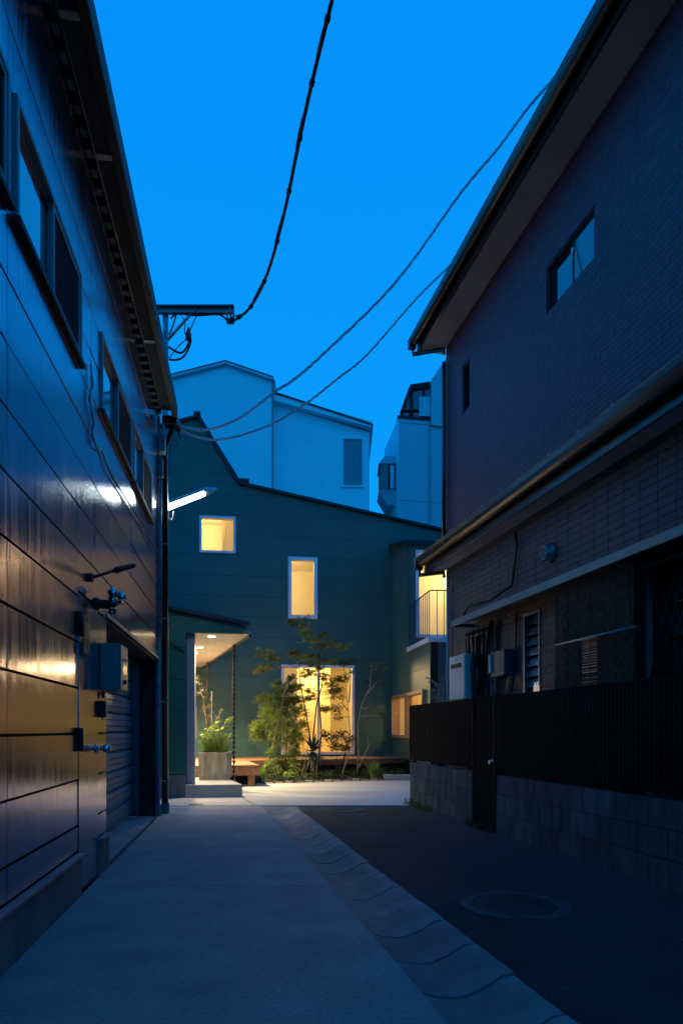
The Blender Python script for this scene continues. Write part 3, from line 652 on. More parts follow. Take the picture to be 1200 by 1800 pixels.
def lit_window(fr, w, fw, parent, mf, dep=.05, mull=None, out=.03):
    f = MB().ring(fr, w[0] - .01, w[1] + .01, w[2] - .01, w[3] + .01, fw, -.14, out)
    if mull is not None: f.fbox(fr, mull - .028, mull + .028, -.10, out - .01, w[2] + fw - .01, w[3] - fw + .01)
    f = f.build('window', mf, parent)
    if mull is not None:
        MB().fbox(fr, w[0] + fw - .01, mull - .028, -.075, -.069, w[2] + fw - .01, w[3] - fw + .01).build('pane', M['clear'], f)
        MB().fbox(fr, mull + .028, w[1] - fw + .01, -.065, -.059, w[2] + fw - .01, w[3] - fw + .01).build('pane', M['clear'], f)
    else:
        MB().fbox(fr, w[0] + fw - .01, w[1] - fw + .01, -.075, -.069, w[2] + fw - .01, w[3] - fw + .01).build('pane', M['clear'], f)
    return f
def room(fr, a0, a1, d0, d1, z0, z1, parent, mw=None, mback=None, light=None, lp=None, lcol=(1, .72, .34)):
    """room with walls a real thickness, open toward the window wall"""
    t = .08; m = MB()
    m.fbox(fr, a0 - t, a0, d0, d1, z0, z1); m.fbox(fr, a1, a1 + t, d0, d1, z0, z1)
    m.fbox(fr, a0 - t, a1 + t, d0, d1, z1 + .001, z1 + t); m.fbox(fr, a0 - t, a1 + t, d0, d1, z0 - t, z0 - .001)
    m.build('room_wall', mw or M['cream'], parent)
    MB().fbox(fr, a0 - t, a1 + t, d0 - t, d0 - .001, z0 - t, z1 + t).build('room_back_wall', mback or M['cream'], parent)
    if light: point_light('room_light', lp, light, lcol, .12, parent)
lit_window(H, W1, .055, GH, M['white'])
lit_window(H, W2, .085, GH, M['white'])
lit_window(H, W3, .065, GH, M['white'], mull=S(560))
MB().ring(H, W4[0], W4[1], W4[2], W4[3], .055, .001, .05).build('window', M['bluegrey'], GH)
MB().fbox(H, W4[0] + .055, W4[1] - .055, .002, .012, W4[2] + .055, W4[3] - .055).build('pane', M['darkglass'], GH)
room(H, W1[0] - .35, W1[1] + .14, -1.9, -.165, W1[2] - .5, W1[3] + .35, GH, light=P_UP1, lp=H.P((W1[0] + W1[1]) / 2 - .4, -1.0, W1[3] + .1))
MB().fbox(H, W1[0] + .5, W1[1] + .135, -1.6, -1.05, W1[2] - .49, W1[3] + .34).build('room_partition', M['cream'], GH)
MB().tube([H.P(S(394), -.9, W1[3] + .3), H.P(S(394), -.9, W1[3] - .18)], .008, 6).lathe(H.P(S(394), -.9, W1[3] - .25), [(.02, -.05), (.03, 0), (.012, .07)], 10).build('pendant_lamp', M['ochre'], GH)
room(H, W2[0] - 1.0, W2[1] + 1.2, -3.0, -.165, W2[2] - .7, W2[3] + .35, GH, light=P_UP2, lp=H.P(W2[0] - .4, -1.5, W2[3] + .1))
room(H, W3[0] - .6, W3[1] + .7, -3.6, -.165, W3[2] - .03, W3[3] + .25, GH, light=P_DECK, lp=H.P(W3[0] + .9, -1.6, W3[3] + .02))
MB().fbox(H, S(527), S(603), -2.62, -2.55, W3[2] - .02, W3[3] + .2).build('wood_partition', M['ochre'], GH)
m = MB(); ca, cb = W3[0] + .05, S(527) - .04; n = 16
for i in range(n): m.fbox(H, ca + (cb - ca) * i / n, ca + (cb - ca) * (i + .9) / n, -.32 - .03 * (i % 2), -.29 - .03 * (i % 2), W3[2] + .02, W3[3] + .05)
m.build('curtain', M['curtain'], GH)
# --- wing: lower block reaching forward, upper block set back behind a railed ledge
bU = WS.S(718); bL = WS.S(756); zLed = WS.Z(1120, bL)
WL = (WS.S(692), WS.S(747.5), WS.Z(1297, WS.S(692)), WS.Z(1218, WS.S(720)))
zUa, zUb = WS.Z(964, 0.0), WS.Z(957, bU)
rr = [(0.0, bL, 0.0, zLed - .1)]; rr = sub_rects(rr, WL)
m = MB()
for r in rr: m.fbox(WS, r[0], r[1], -.16, -.018, r[2], r[3])
m.fpoly(WS, [(0.02, zLed - .1), (bU - .001, zLed - .1), (bU - .001, zUb), (0.02, zUa)], -.16, -.018)
m.build('wing_wall', M['gap'], GH)
for ri in range(len(zrows) - 1):
    z0, z1 = zrows[ri] + .003, zrows[ri + 1] - .003
    if z0 < zLed - .1:
        for gset in clusters_of(sub_rects([(0.005, bL, z0, min(z1, zLed - .1))], WL)):
            m = MB()
            for r in gset: m.fbox(WS, r[0], r[1], -.017, 0, r[2], r[3])
            m.build('siding_panel', M['siding'], GH)
    if z1 > zLed - .1:
        pl = clip_top([(0.005, max(z0, zLed - .1)), (bU, max(z0, zLed - .1)), (bU, z1), (0.005, z1)], (0, zUa), (bU, zUb))
        if pl: MB().fpoly(WS, pl, -.017, 0).build('siding_panel', M['siding'], GH)
WFl = Fr(WS.P(bL, 0, 0).xy, (he.x, he.y), H.n); WFu = Fr(WS.P(bU, 0, 0).xy, (he.x, he.y), H.n)   # front faces of wing
for ri in range(len(zrows) - 1):
    z0, z1 = zrows[ri] + .003, min(zrows[ri + 1] - .003, zLed - .1)
    if z1 > z0: MB().fbox(WFl, -.0, 3.2, -.017, .0, z0, z1).build('siding_panel', M['siding'], GH)
MB().fbox(WFl, .165, 3.2, -.16, -.018, 0, zLed - .1).build('wing_wall', M['gap'], GH)
WU = (WFu.S(731), WFu.S(731) + 1.9, zLed + .25, WFu.Z(968, WFu.S(735)))
rr = sub_rects([(0.0, 3.2, zLed + .0, zUb)], WU); m = MB()
for r in rr: m.fbox(WFu, r[0], r[1], -.16, .0, r[2], r[3])
m.build('siding_panel', M['siding'], GH)
lit_window(WFu, WU, .075, GH, M['white'])
# ledge coping and its railing
m = MB().fbox(WS, bU - .02, bL + .05, -3.2, .05, zLed - .098, zLed); m.build('ledge', M['white'], GH, bevel=.006)
rl = MB(); zt = WS.Z(1037, WS.S(745)); zt = zLed + .95
rail_pts = [WS.P(bU + .05, .0, 0)] + [WS.P(bL - .12, .0, 0), WS.P(bL - .03, -.03, 0), WS.P(bL, -.12, 0)] + [WS.P(bL, -1.6, 0)]
rl_o = MB().tube([p + Vector((0, 0, zt)) for p in rail_pts], .014, 6).build('railing', M['steel_dark'], GH)
ln = bL - bU
for i in range(12): p = WS.P(bU + .06 + (ln - .14) * i / 11, 0, 0); MB().tube([p + Vector((0, 0, zLed)), p + Vector((0, 0, zt))], .009, 5).build('bar', M['steel_dark'], rl_o)
for i in range(9): p = WS.P(bL - .0, -.14 - .145 * i, 0); MB().tube([p + Vector((0, 0, zLed)), p + Vector((0, 0, zt))], .009, 5).build('bar', M['steel_dark'], rl_o)
# wing roof
zr = lambda s: zUa + (zUb - zUa) * s / bU
MB().prism([WS.P(-.0, .10, zr(0)), WS.P(bU + .10, .10, zr(bU + .1)), WS.P(bU + .10, .10, zr(bU + .1) + .10), WS.P(0, .10, zr(0) + .10)], WS.P(0, -3.6, 0) - WS.P(0, .10, 0)).build('wing_roof', M['roof'], GH)
# wing rooms
room(WFu, .26, 3.0, -1.42, -.165, zLed + .12, zUb - .06, GH, light=P_WING, lp=WFu.P(1.5, -.7, zUb - .4), mw=M['cream'])
room(WS, .10, bL - .25, -2.6, -.165, .45, 2.35, GH, mback=M['ochre'], light=P_WINGLOW, lp=WS.P(bL * .5, -1.3, 2.2), lcol=(1, .68, .28))
f = MB().ring(WS, WL[0], WL[1], WL[2], WL[3], .07, -.14, .07).fbox(WS, WS.S(716) - .05, WS.S(716) + .03, -.1, .05, WL[2] + .07, WL[3] - .07).build('window', M['woodframe'], GH)
MB().fbox(WS, WL[0] + .07, WS.S(716) - .05, -.06, -.054, WL[2] + .07, WL[3] - .07).build('pane', M['clear'], f)
MB().fbox(WS, WS.S(716) + .03, WL[1] - .07, -.03, -.024, WL[2] + .07, WL[3] - .07).build('pane', M['clear'], f)
# interior door with knob seen through the wing window
MB().fbox(WS, .102, .14, -.62, -.30, .46, 2.2).build('inner_door', M['ochre'], GH)

# --- porch
z_s = 2.57
PA = Vector((k_of(427) * 10.60, 10.60, 0)); PB = PA + Vector((-.3365, 1, 0)) * 5.9
bp = 6.10
PF = Fr(WP(327, 1403, 10.6).xy, (he.x, he.y), H.n)      # porch front frame, s=0 at wall end, d toward camera
zpt = lambda u, v: PF.Z(v, PF.S(u))
PO = thing('entrance_porch', 'green clad entrance porch with lit soffit left of the garden', 'porch', PF.P(0, 0, 0))
sl0 = PF.S(255)
zt_ = lambda s: zpt(297, 1072) + (zpt(427, 1099) - zpt(297, 1072)) * (s - PF.S(297)) / (PF.S(427) - PF.S(297))
zr_ = [.36, .85, 1.345, 1.84, 2.335, 2.83, 3.33]
MB().fpoly(PF, [(sl0, .0), (-.001, .0), (-.001, zt_(0)), (sl0, zt_(sl0))], -.16, -.018).build('wall', M['gap'], PO)
for i in range(len(zr_) - 1):
    pl = [(sl0, zr_[i] + .003), (-.0, zr_[i] + .003), (-.0, zr_[i + 1] - .003), (sl0, zr_[i + 1] - .003)]
    if zr_[i] < 2.4 and zr_[i + 1] > z_s:   # row crossing the soffit continues over the opening
        pass
    pl = clip_top(pl, (sl0, zt_(sl0)), (1.2, zt_(1.2)))
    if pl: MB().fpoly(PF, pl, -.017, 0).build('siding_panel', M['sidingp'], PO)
sR = PF.S(427)
pl = clip_top([(.003, z_s), (sR, z_s), (sR, 2.83), (.003, 2.83)], (sl0, zt_(sl0)), (1.2, zt_(1.2)))
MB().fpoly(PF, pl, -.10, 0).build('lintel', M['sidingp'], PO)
pl = clip_top([(.003, 2.834), (sR, 2.834), (sR, 3.3), (.003, 3.3)], (sl0, zt_(sl0)), (1.2, zt_(1.2)))
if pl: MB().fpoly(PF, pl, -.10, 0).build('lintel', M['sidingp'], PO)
MB().fbox(PF, sl0, -.002, -.16, .006, -.1, .352).build('foundation', M['found'], PO)
MB().fbox(PF, -.0, .125, -.30, -.105, .2, z_s).build('pillar', M['plaster'], PO, bevel=.006)
iw0 = PF.P(-.002, -.17, 0); idr = Vector((-.345, 1, 0)).normalized()
MB().slab([iw0.xy, (iw0 + idr * 5.7).xy, (iw0 + idr * 5.7 + Vector((-.5, 0, 0))).xy, (iw0 + Vector((-.15, 0, 0))).xy], -.1, z_s - .002).build('inner_wall', M['plaster'], PO)
# soffit: one board with the sloping side edge; its lit edge board; the roof
e1 = PF.P(.003, -.102, 0); q0 = PF.P(sR, -.102, 0); dirn = (PB - PA); dirn.normalize()
back = 6.0

def to_facade(p, d):
    n_ = Vector((H.n[0], H.n[1], 0)); o__ = H.P(0, .016, 0); t__ = (o__ - p).dot(n_) / d.dot(n_); return p + d * t__
q1 = to_facade(q0, dirn); e2 = to_facade(e1, idr)
MB().slab([e1.xy, q0.xy, q1.xy, e2.xy], z_s, z_s + .03).build('soffit', M['soffit'], PO)
rt = Vector((-dirn.y * -1, dirn.x * -1, 0))   # outward to the right
rt = Vector((dirn.y, -dirn.x, 0))
MB().slab([(q0 + rt * .002).xy, (q0 + rt * .13).xy, to_facade(q0 + rt * .13, dirn).xy, to_facade(q0 + rt * .002, dirn).xy], z_s + .01, z_s + .06).build('edge_board', M['soffit'], PO)
MB().slab([(q0 + rt * .10).xy, (q0 + rt * .13).xy, to_facade(q0 + rt * .13, dirn).xy, to_facade(q0 + rt * .10, dirn).xy], z_s - .03, z_s + .009).build('edge_gutter', M['chain'], PO)
zl, zrr = zt_(sl0), zt_(sR + .1)
f0, f1 = PF.P(sl0, .08, zl), PF.P(sR + .10, .08, zrr)
g1 = to_facade(q0 + rt * .13, dirn); g1 = Vector((g1.x, g1.y, zrr)); g0 = PF.P(sl0, -6.0, zl)
MB().prism([f0, f1, g1, g0], (0, 0, .05)).build('roof', M['roof'], PO)
MB().prism([f0 + Vector((0, 0, .051)), f1 + Vector((0, 0, .051)), f1 + Vector((0, .02, .07)), f0 + Vector((0, .02, .07))], (0, .05, 0)).build('roof_edge', M['roof'], PO)
# downlights; the rear pair is unseen, added to light the green wall
for i, (u, v) in enumerate([(372, 1118), (351, 1137.5), (342, 1147), (335.5, 1154.5), (332, 1159)]):
    p = GP(u, v, z_s - .0) if False else WP(u, v, (z_s - CH) * 1200 / (1284 - v)); 
    t = MB().lathe((p.x, p.y, z_s - .012), [(.055, .0), (.062, .004), (.062, .0115), (.05, .0115)], 20).build('downlight_trim', M['white'], PO)
    MB().lathe((p.x, p.y, z_s - .014), [(.058, .0), (.058, .004), (.03, .004)], 16).build('downlight_lens', M['down'], t)
    area_down('downlight', (p.x, p.y, z_s - .02), P_PORCH * (.28, .75, 1, 1.25, 1.25)[i], .09, parent=PO)
# black bracket on the porch wall
br = thing('wall_bracket', 'thin black rod bracket on the porch wall beside the downpipe', 'bracket', PF.P(PF.S(300), 0, 2.3))
MB().tube([PF.P(PF.S(300), .06, zpt(298, 1131)), PF.P(PF.S(322), .02, zpt(322, 1146))], .012, 8).build('rod', M['steel_dark'], br)
MB().tube([PF.P(PF.S(322), -.001, zpt(322, 1146)), PF.P(PF.S(322), .035, zpt(322, 1146))], .02, 8).build('fixing', M['steel_dark'], br)
# step
P3 = WP(426, 0, 10.6); sf = PF.P(0.0, .02, 0)
st0, st1 = PF.P(-.01, .03, 0), PF.P(sR - .01, .03, 0)
ste = MB().slab([st0.xy, st1.xy, (st1 + dirn * 1.83).xy, (st0 + Vector((-H.n[0], -H.n[1], 0)) * 1.7).xy], -.05, .2).build('entrance_step', M['stepc'], bevel=.008)
tag(ste, 'low concrete step under the lit entrance porch', 'step')
# rain chains
cup = MB().lathe((0, 0, 0), [(.008, -.035), (.014, -.03), (.034, .03), (.034, .035), (.026, .033)], 12).mesh('cup', M['chain'])
def rain_chain(p, z0, z1, label):
    t = thing('rain_chain', label, 'rain chain', (p.x, p.y, z0), 'rain chains under the porch edge'); n = int((z1 - z0) / .085)
    for i in range(n): place('cup', cup, t, (p.x, p.y, z1 - .04 - i * .085), i)
    MB().tube([(p.x, p.y, z0), (p.x, p.y, z1 + .06)], .006, 6).build('link_rod', M['chain'], t)
    MB().lathe((p.x, p.y, z0), [(.05, 0), (.06, .01), (.06, .12), (.04, .13)], 14).build('foot_weight', M['chain'], t)
k1 = q0 + dirn * 1.32 + rt * .08; rain_chain(k1, .2 if False else .02, z_s - .01, 'long rain chain of small cups nearest, beside the planter')
k2 = q0 + dirn * 4.55 + rt * .04; rain_chain(k2, .42, z_s - .01, 'far rain chain hanging against the lit green wall')

# --- deck
dk = thing('wooden_deck', 'brown wooden deck on short posts in front of the green house', 'deck', GP(440, 1345, .40))
zd = .40
D1, D2, D3, D4 = GP(336, 1346.6, zd), GP(456, 1345.3, zd), GP(437, 1338, zd), GP(724, 1332.6, zd)
fw = (D2 - D1).normalized(); fd = Vector((-fw.y, fw.x, 0))
def edge_y(fr_a): return None
# boards as separate strips clipped to the plan: front block and long strip along the facade
m = MB(); nb = 13; L1 = (D2 - D1).length
D3b = D2 + (D3 - D2)
for i in range(nb):
    a0, a1 = D1.lerp(D2, i / nb), D1.lerp(D2, (i + 1) / nb); g_ = (a1 - a0).normalized() * .003
    b0, b1 = D1 + (D3 - D2) * 1.0, D3
    c0, c1 = b0.lerp(b1, i / nb), b0.lerp(b1, (i + 1) / nb)
    p = [a0 + g_, a1 - g_, c1 - g_, c0 + g_]
    MB().slab([q.xy for q in p], zd - .03, zd + rnd.uniform(-.0015, .0015)).build('plank', M['wood'], dk)
f0_, f1_ = H.P(S(300), .02, 0), H.P(aw - .01, .02, 0)
E0 = D1 + (D3 - D2); e0 = E0; e1_ = D4
nn = 8
for i in range(nn):
    t0, t1 = i / nn, (i + 1) / nn
    a0, a1 = e0.lerp(f0_, t0), e1_.lerp(f1_, t0); c0, c1 = e0.lerp(f0_, t1), e1_.lerp(f1_, t1)
    gg = (c0 - a0).normalized() * .004
    MB().slab([(a0 + gg).xy, (a1 + gg).xy, (c1 - gg).xy, (c0 - gg).xy], zd - .03, zd + rnd.uniform(-.0015, .0015)).build('plank', M['wood'], dk)
fo = fd * -.004
MB().prism([D1 + fo + Vector((0, 0, -.032)), D2 + fo + Vector((0, 0, -.032)), D2 + fo + Vector((0, 0, -.19)), D1 + fo + Vector((0, 0, -.19))], fd * .03).build('fascia', M['wood'], dk)
dd2 = (D3 - D2).normalized()
MB().prism([D2 + Vector((0, 0, -.032)) + fd * .03, D3 + Vector((0, 0, -.032)), D3 + Vector((0, 0, -.19)), D2 + fd * .03 + Vector((0, 0, -.19))], Vector((-dd2.y, dd2.x, 0)) * .03).build('fascia', M['wood'], dk)
dd3 = (D4 - D3).normalized()
MB().prism([D3 + Vector((0, 0, -.032)), D4 + Vector((0, 0, -.032)), D4 + Vector((0, 0, -.12)), D3 + Vector((0, 0, -.12))], Vector((-dd3.y, dd3.x, 0)) * .03).build('fascia', M['wood'], dk)
for p in [D2 - fw * .14 + fd * .12, D1 + fw * .5 + fd * .12, D3 + Vector((.6, .55, 0)), D3 + Vector((1.9, 1.1, 0)), D4 - dd3 * .4 + Vector((0, .3, 0))]:
    MB().box((p.x - .06, p.y - .06, -.1), (p.x + .06, p.y + .06, zd - .032)).build('post', M['wood'], dk)
# planter box
pY = 11.72; p0, p1 = k_of(348) * pY, k_of(399.5) * pY; pw = p1 - p0
pl_o = thing('planter', 'square weathered concrete planter on the entrance step', 'planter', ((p0 + p1) / 2, pY + pw / 2, .2))
c0 = Fr((p0, pY), (1, 0.02), (0.02, -1)); t_ = .035; zt_p = .2 + .47
m = MB()
m.hexa([(p0 + .012, pY, .201), (p1 - .012, pY, .201), (p1 - .012, pY + pw, .201), (p0 + .012, pY + pw, .201), (p0, pY - .008, zt_p), (p1, pY - .008, zt_p), (p1, pY + pw, zt_p), (p0, pY + pw, zt_p)])
ob = m.build('box', M['pot'], pl_o, bevel=.008)
MB().box((p0 + t_, pY + t_, zt_p + .001), (p1 - t_, pY + pw - t_, zt_p + .012)).build('soil', M['soil'], pl_o)

# garden bed
A0, B0 = GP(446, 1379), GP(720, 1371)
gb = MB(); n1, n2 = 30, 14; vv = []
for j in range(n2 + 1):
    for i in range(n1 + 1):
        a = A0.lerp(B0, i / n1) + Vector((0, .02, 0)); b_ = a + Vector((-.14, 2.2, 0)); q = a.lerp(b_, j / n2)
        vv.append((q.x, q.y, .0 + (.03 + .04 * math.sin(i * 1.3 + j) * math.sin(j * .9) + rnd.uniform(-.012, .012)) * (1 if 0 < j else 0)))
gb.add(vv, [(j * (n1 + 1) + i, j * (n1 + 1) + i + 1, (j + 1) * (n1 + 1) + i + 1, (j + 1) * (n1 + 1) + i) for j in range(n2) for i in range(n1)], True)
struct(gb.build('garden_soil', M['soil'], recalc=False))
ks = thing('stone_edging', 'low row of rough edging stones along the garden bed', 'edging', A0)
for i in range(16):
    q = A0.lerp(B0, (i + .5) / 16.5) + Vector((0, .03, 0)); w_ = .085
    mm = MB(); hh = rnd.uniform(.02, .05)
    mm.hexa([(q.x - w_, q.y - .03, 0), (q.x + w_, q.y - .03, 0), (q.x + w_, q.y + .05, 0), (q.x - w_, q.y + .05, 0), (q.x - w_ + .02, q.y - .015, hh), (q.x + w_ - .02, q.y - .02, hh * .9), (q.x + w_ - .015, q.y + .04, hh), (q.x - w_ + .01, q.y + .03, hh)]).build('stone', M['found'], ks, bevel=.006)
q = GP(697, 1371.5)
tag(MB().box((q.x - .27, q.y - .02, 0.004), (q.x + .42, q.y + .3, .10)).build('stone_slab', M['concrete2'], bevel=.008), 'pale flat stone slab at the right end of the garden bed', 'stone slab')
q = GP(680, 1368.5)
tag(MB().box((q.x - .06, q.y + .10, 0.004), (q.x + .12, q.y + .3, .075)).build('stone_slab', M['concrete2'], bevel=.008), 'smaller pale stone just left of the flat slab', 'stone slab')

# ================================================================== RIGHT TILED HOUSE
RB = thing('tiled_house', 'dark brown tiled house with two eaves on the right of the alley', 'house', (3.576, 0, 0))
sC = R.S(785); sN = -3.2
zS1, zS2 = 3.31, 6.46
RS, RZ = R.S, R.Z
WAa = (RS(1045), RS(960), 5.25, 5.73); WBb = (RS(825), RS(812.5), 5.23, 5.87)
WLv = (RS(950), RS(921), 1.25, 2.30); WGr = (sN + 5.0, RS(1143), 1.30, 2.36); WSu = (RS(1105), RS(985), 1.0, 2.25)
dorr = (RS(858), RS(819), 0.0, 2.36)
rhol = [WAa, WBb, WLv, WGr, WSu]
rr = [(sN, sC, 0, zS2 + .2)]
for h in rhol: rr = sub_rects(rr, h)
m = MB()
for r in rr: m.fbox(R, r[0], r[1], -.18, -.006, r[2], r[3])
m.build('wall', M['joint'], RB)
m = MB().fbox(R, sC - .16, sC - .002, -5, -.182, 0, zS2 + .2); m.fbox(R, sN, sC - .2, -5, -4.85, 0, zS2); m.build('outer_wall', M['brick'], RB)
MB().fbox(R, sN, sC - .17, -1.2, -.8, 0, zS2).build('inner_wall', M['gap'], RB)
# tiles, collected and then split into single tiles and a far mass
tiles = []
def tile_field(z0, z1, cw, chh, stagger, jw=.004):
    nz = int((z1 - z0) / chh + .5); ch_ = (z1 - z0) / nz
    for j in range(nz):
        off = (cw / 2 if (stagger and j % 2) else 0)
        a = sC
        aa = []
        x = sC + .0
        first = cw if not off else off
        while x > 3.6:
            w_ = first; first = cw
            r = (max(3.6, x - w_) + jw / 2, x - jw / 2, z0 + j * ch_ + jw / 2, z0 + (j + 1) * ch_ - jw / 2); x -= w_
            rs = [r]
            for h in rhol: rs = sub_rects(rs, h)
            tiles.extend([q for q in rs if q[1] - q[0] > .012 and q[3] - q[2] > .01])
tile_field(zS1 + .14, zS2, .20, .0505, True)
nu = len(tiles)
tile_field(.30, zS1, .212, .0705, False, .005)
def inview(r):
    p = R.P((r[0] + r[1]) / 2, 0, (r[2] + r[3]) / 2)
    if p.y < .5: return None
    u = 600 + 1200 * p.x / p.y; v = 1284 - 1200 * (p.z - CH) / p.y
    if not (0 < u < 1200 and 0 < v < 1800): return None
    if v > 1200: return None
    # behind an eave?
    if 3.3 < p.z < 3.45 + .35 * 0: return None
    return (r[1] - r[0]) * (r[3] - r[2]) / (p.y ** 3)
sc_ = sorted([(inview(r) or 0, i) for i, r in enumerate(tiles)], reverse=True)
near = set(i for w_, i in sc_[:300]); far = (MB(), MB())
for i, r in enumerate(tiles):
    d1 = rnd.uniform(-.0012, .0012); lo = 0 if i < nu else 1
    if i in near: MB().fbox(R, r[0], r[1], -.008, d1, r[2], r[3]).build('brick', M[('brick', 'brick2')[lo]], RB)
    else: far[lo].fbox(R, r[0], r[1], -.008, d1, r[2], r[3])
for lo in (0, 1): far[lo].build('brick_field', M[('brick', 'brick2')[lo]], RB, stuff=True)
MB().fbox(R, sC - .0, sC + .012, -.3, .004, .0, zS2).build('corner_trim', M['brick'], RB)
MB().fbox(R, sN, sC, -.1, .012, 0, .298).build('foundation', M['found'], RB)
# eaves: soffit boards, fascia, gutter, brackets, roof
def eave(zs, dso, dgo, ext, zg0, zg1, roofh):
    n = 5; a0, a1 = sN, sC + ext
    for i in range(n):
        b0, b1 = a0 + (a1 - a0) * i / n, a0 + (a1 - a0) * (i + 1) / n
        MB().fbox(R, b0 + .0015, b1 - .0015, -.02 if zs > 4 else .006, dso, zs, zs + .02).build('soffit_board', M['eave'], RB)
    MB().fbox(R, a0, a1 + .02, dso + .001, dso + .03, zs - .02, zg1 - .01).build('fascia', M['brown'], RB)
    # half round gutter
    m = MB(); r_ = (dgo - dso - .03) / 2; cd = dso + .032 + r_; K = 8; zc = zg1
    prof_ = [(cd + r_ * math.cos(math.pi + math.pi * k_ / K), zc - (zg1 - zg0) * math.sin(math.pi * k_ / K)) for k_ in range(K + 1)]
    ins = [(cd + (r_ - .006) * math.cos(math.pi + math.pi * k_ / K), zc - (zg1 - zg0 - .006) * math.sin(math.pi * k_ / K)) for k_ in range(K, -1, -1)]
    m.prism([R.P(a0, d_, z_) for d_, z_ in prof_ + ins], R.P(a1 + .05, 0, 0) - R.P(a0, 0, 0)); 
    go = m.build('eave_gutter', M['brown'], RB)
    MB().tube([R.P(a0, dgo, zg1 + .002), R.P(a1 + .05, dgo, zg1 + .002)], .008, 6).build('gutter_lip', M['brown'], go)
    sb = MB().box((-.012, -.01, -.0), (.012, .01, .03)).mesh('gutter_clip', M['alum'])
    for i in range(10): place('gutter_clip', sb, go, R.P(a1 - .35 - i * .48, dgo - .02, zg1 + .012), R.rot())
    # roof sheet
    MB().prism([R.P(a0, dgo - .05, zg1 + .014), R.P(a0, -.04 if zs < 4 else -3.0, zg1 + roofh), R.P(a0, -.04 if zs < 4 else -3.0, zg1 + roofh + .05), R.P(a0, dgo - .05, zg1 + .06 - .03)], R.P(a1, 0, 0) - R.P(a0, 0, 0)).build('eave_roof', M['roof'], RB)
    # gutter end: head, elbow and downpipe
    e = R.P(a1 + .0, cd, zg0 - .01); w = R.P(sC - .02, .05, zg0 - .14)
    MB().fbox(R, a1 - .02, a1 + .055, dso + .05, dgo + .004, zg0 - .03, zg1 + .005).build('gutter_end', M['brown'], RB, bevel=.01)
    MB().tube([e, e + Vector((0, 0, -.10)), w + Vector((0, 0, .02)), w + Vector((0, 0, -.05))], .030, 10).build('downpipe_elbow', M['brown'], RB)
eave(zS2, .33, .485, .22, zS2 + .06, zS2 + .15, 1.2)
eave(zS1, .21, .375, .26, zS1 + .075, zS1 + .20, .10)
MB().tube([R.P(sC - .02, .05, zS2 - .25), R.P(sC - .02, .05, zS1 + .25)], .03, 10).build('downpipe', M['brown'], RB)
MB().tube([R.P(sC - .16, .045, zS1 - .12), R.P(sC - .16, .045, .1)], .02, 10).build('downpipe', M['eave'], RB)
# upper windows
for w_, n_ in ((WAa, 2), (WBb, 1)):
    f = MB().ring(R, w_[0], w_[1], w_[2], w_[3], .025, -.16, -.01).build('window', M['steel_dark'], RB)
    if n_ == 2:  # two sliding sashes close to the wall face
        am_ = w_[0] + (w_[1] - w_[0]) * .47
        MB().ring(R, w_[0] + .026, am_ + .02, w_[2] + .026, w_[3] - .026, .022, -.050, -.030).build('sash', M['steel_dark'], f)
        MB().ring(R, am_ - .02, w_[1] - .026, w_[2] + .026, w_[3] - .026, .022, -.075, -.052).build('sash', M['steel_dark'], f)
        MB().fbox(R, w_[0] + .05, am_ - .004, -.044, -.036, w_[2] + .05, w_[3] - .05).build('pane', M['darkglass'], f)
        MB().fbox(R, am_ + .004, w_[1] - .05, -.068, -.060, w_[2] + .05, w_[3] - .05).build('pane', M['darkglass'], f)
        MB().fbox(R, am_ - .015, am_ + .005, -.029, -.012, w_[3] - .16, w_[3] - .11).build('latch', M['chrome'], f)
    else:
        MB().fbox(R, w_[0] + .026, w_[1] - .026, -.12, -.112, w_[2] + .026, w_[3] - .026).build('pane', M['darkglass'], f)
    MB().fbox(R, w_[0], w_[1], -.179, -.161, w_[2], w_[3]).build('reveal', M['gap'], f)
# round vent cowl and cable between the eaves
sv = RS(968); zv = RZ(972, sv, .05)
vn = thing('vent_cowl', 'round dark vent cowl on the tiled wall between eave and hood', 'vent', R.P(sv, 0, zv))
nR = Vector((R.n[0], R.n[1], 0)); c_ = R.P(sv, 0, zv)
MB().tube([c_ + nR * .002, c_ + nR * .02, c_ + nR * .021, c_ + nR * .07, c_ + nR * .085], [.10, .10, .08, .08, .07], 20).build('cowl', M['steel'], vn)
m = MB()
for i in range(5): m.fbox(R, sv - .055, sv + .055, .0855, .088, zv - .05 + i * .022, zv - .05 + i * .022 + .01)
m.build('louvre', M['gap'], vn)
cc = [(905, 935), (908, 960), (905, 985), (902, 1010), (899, 1030), (893, 1046), (878, 1057), (862, 1066), (852, 1076), (851, 1084)]
m = MB().tube([R.P(RS(u, .03), .03 + (.26 if v > 1060 else (.0 if v < 1045 else .12)), RZ(v, RS(u, .03), .03)) for u, v in cc], .014, 8).build('wall_cable', M['cable'])
tag(m, 'black cable dropping from lower eave to the pale hood', 'cable')
# pale metal hood over the ground floor openings
sH1 = RS(796, .3); zh = 2.345
hd = thing('window_hood', 'long pale metal hood along the tiled ground floor wall', 'hood', R.P(sH1, 0, zh))
MB().prism([R.P(sN, .008, zh + .12), R.P(sN, .30, zh + .07), R.P(sN, .30, zh + .045), R.P(sN, .008, zh + .09)], R.P(sH1, 0, 0) - R.P(sN, 0, 0)).build('hood_sheet', M['hood'], hd)
MB().fbox(R, sN, sH1 + .004, .301, .325, zh, zh + .075).build('hood_edge', M['hood'], hd, bevel=.004)
MB().fbox(R, sH1 - .02, sH1 + .003, .01, .30, zh + .0, zh + .044).build('end_plate', M['hood'], hd)
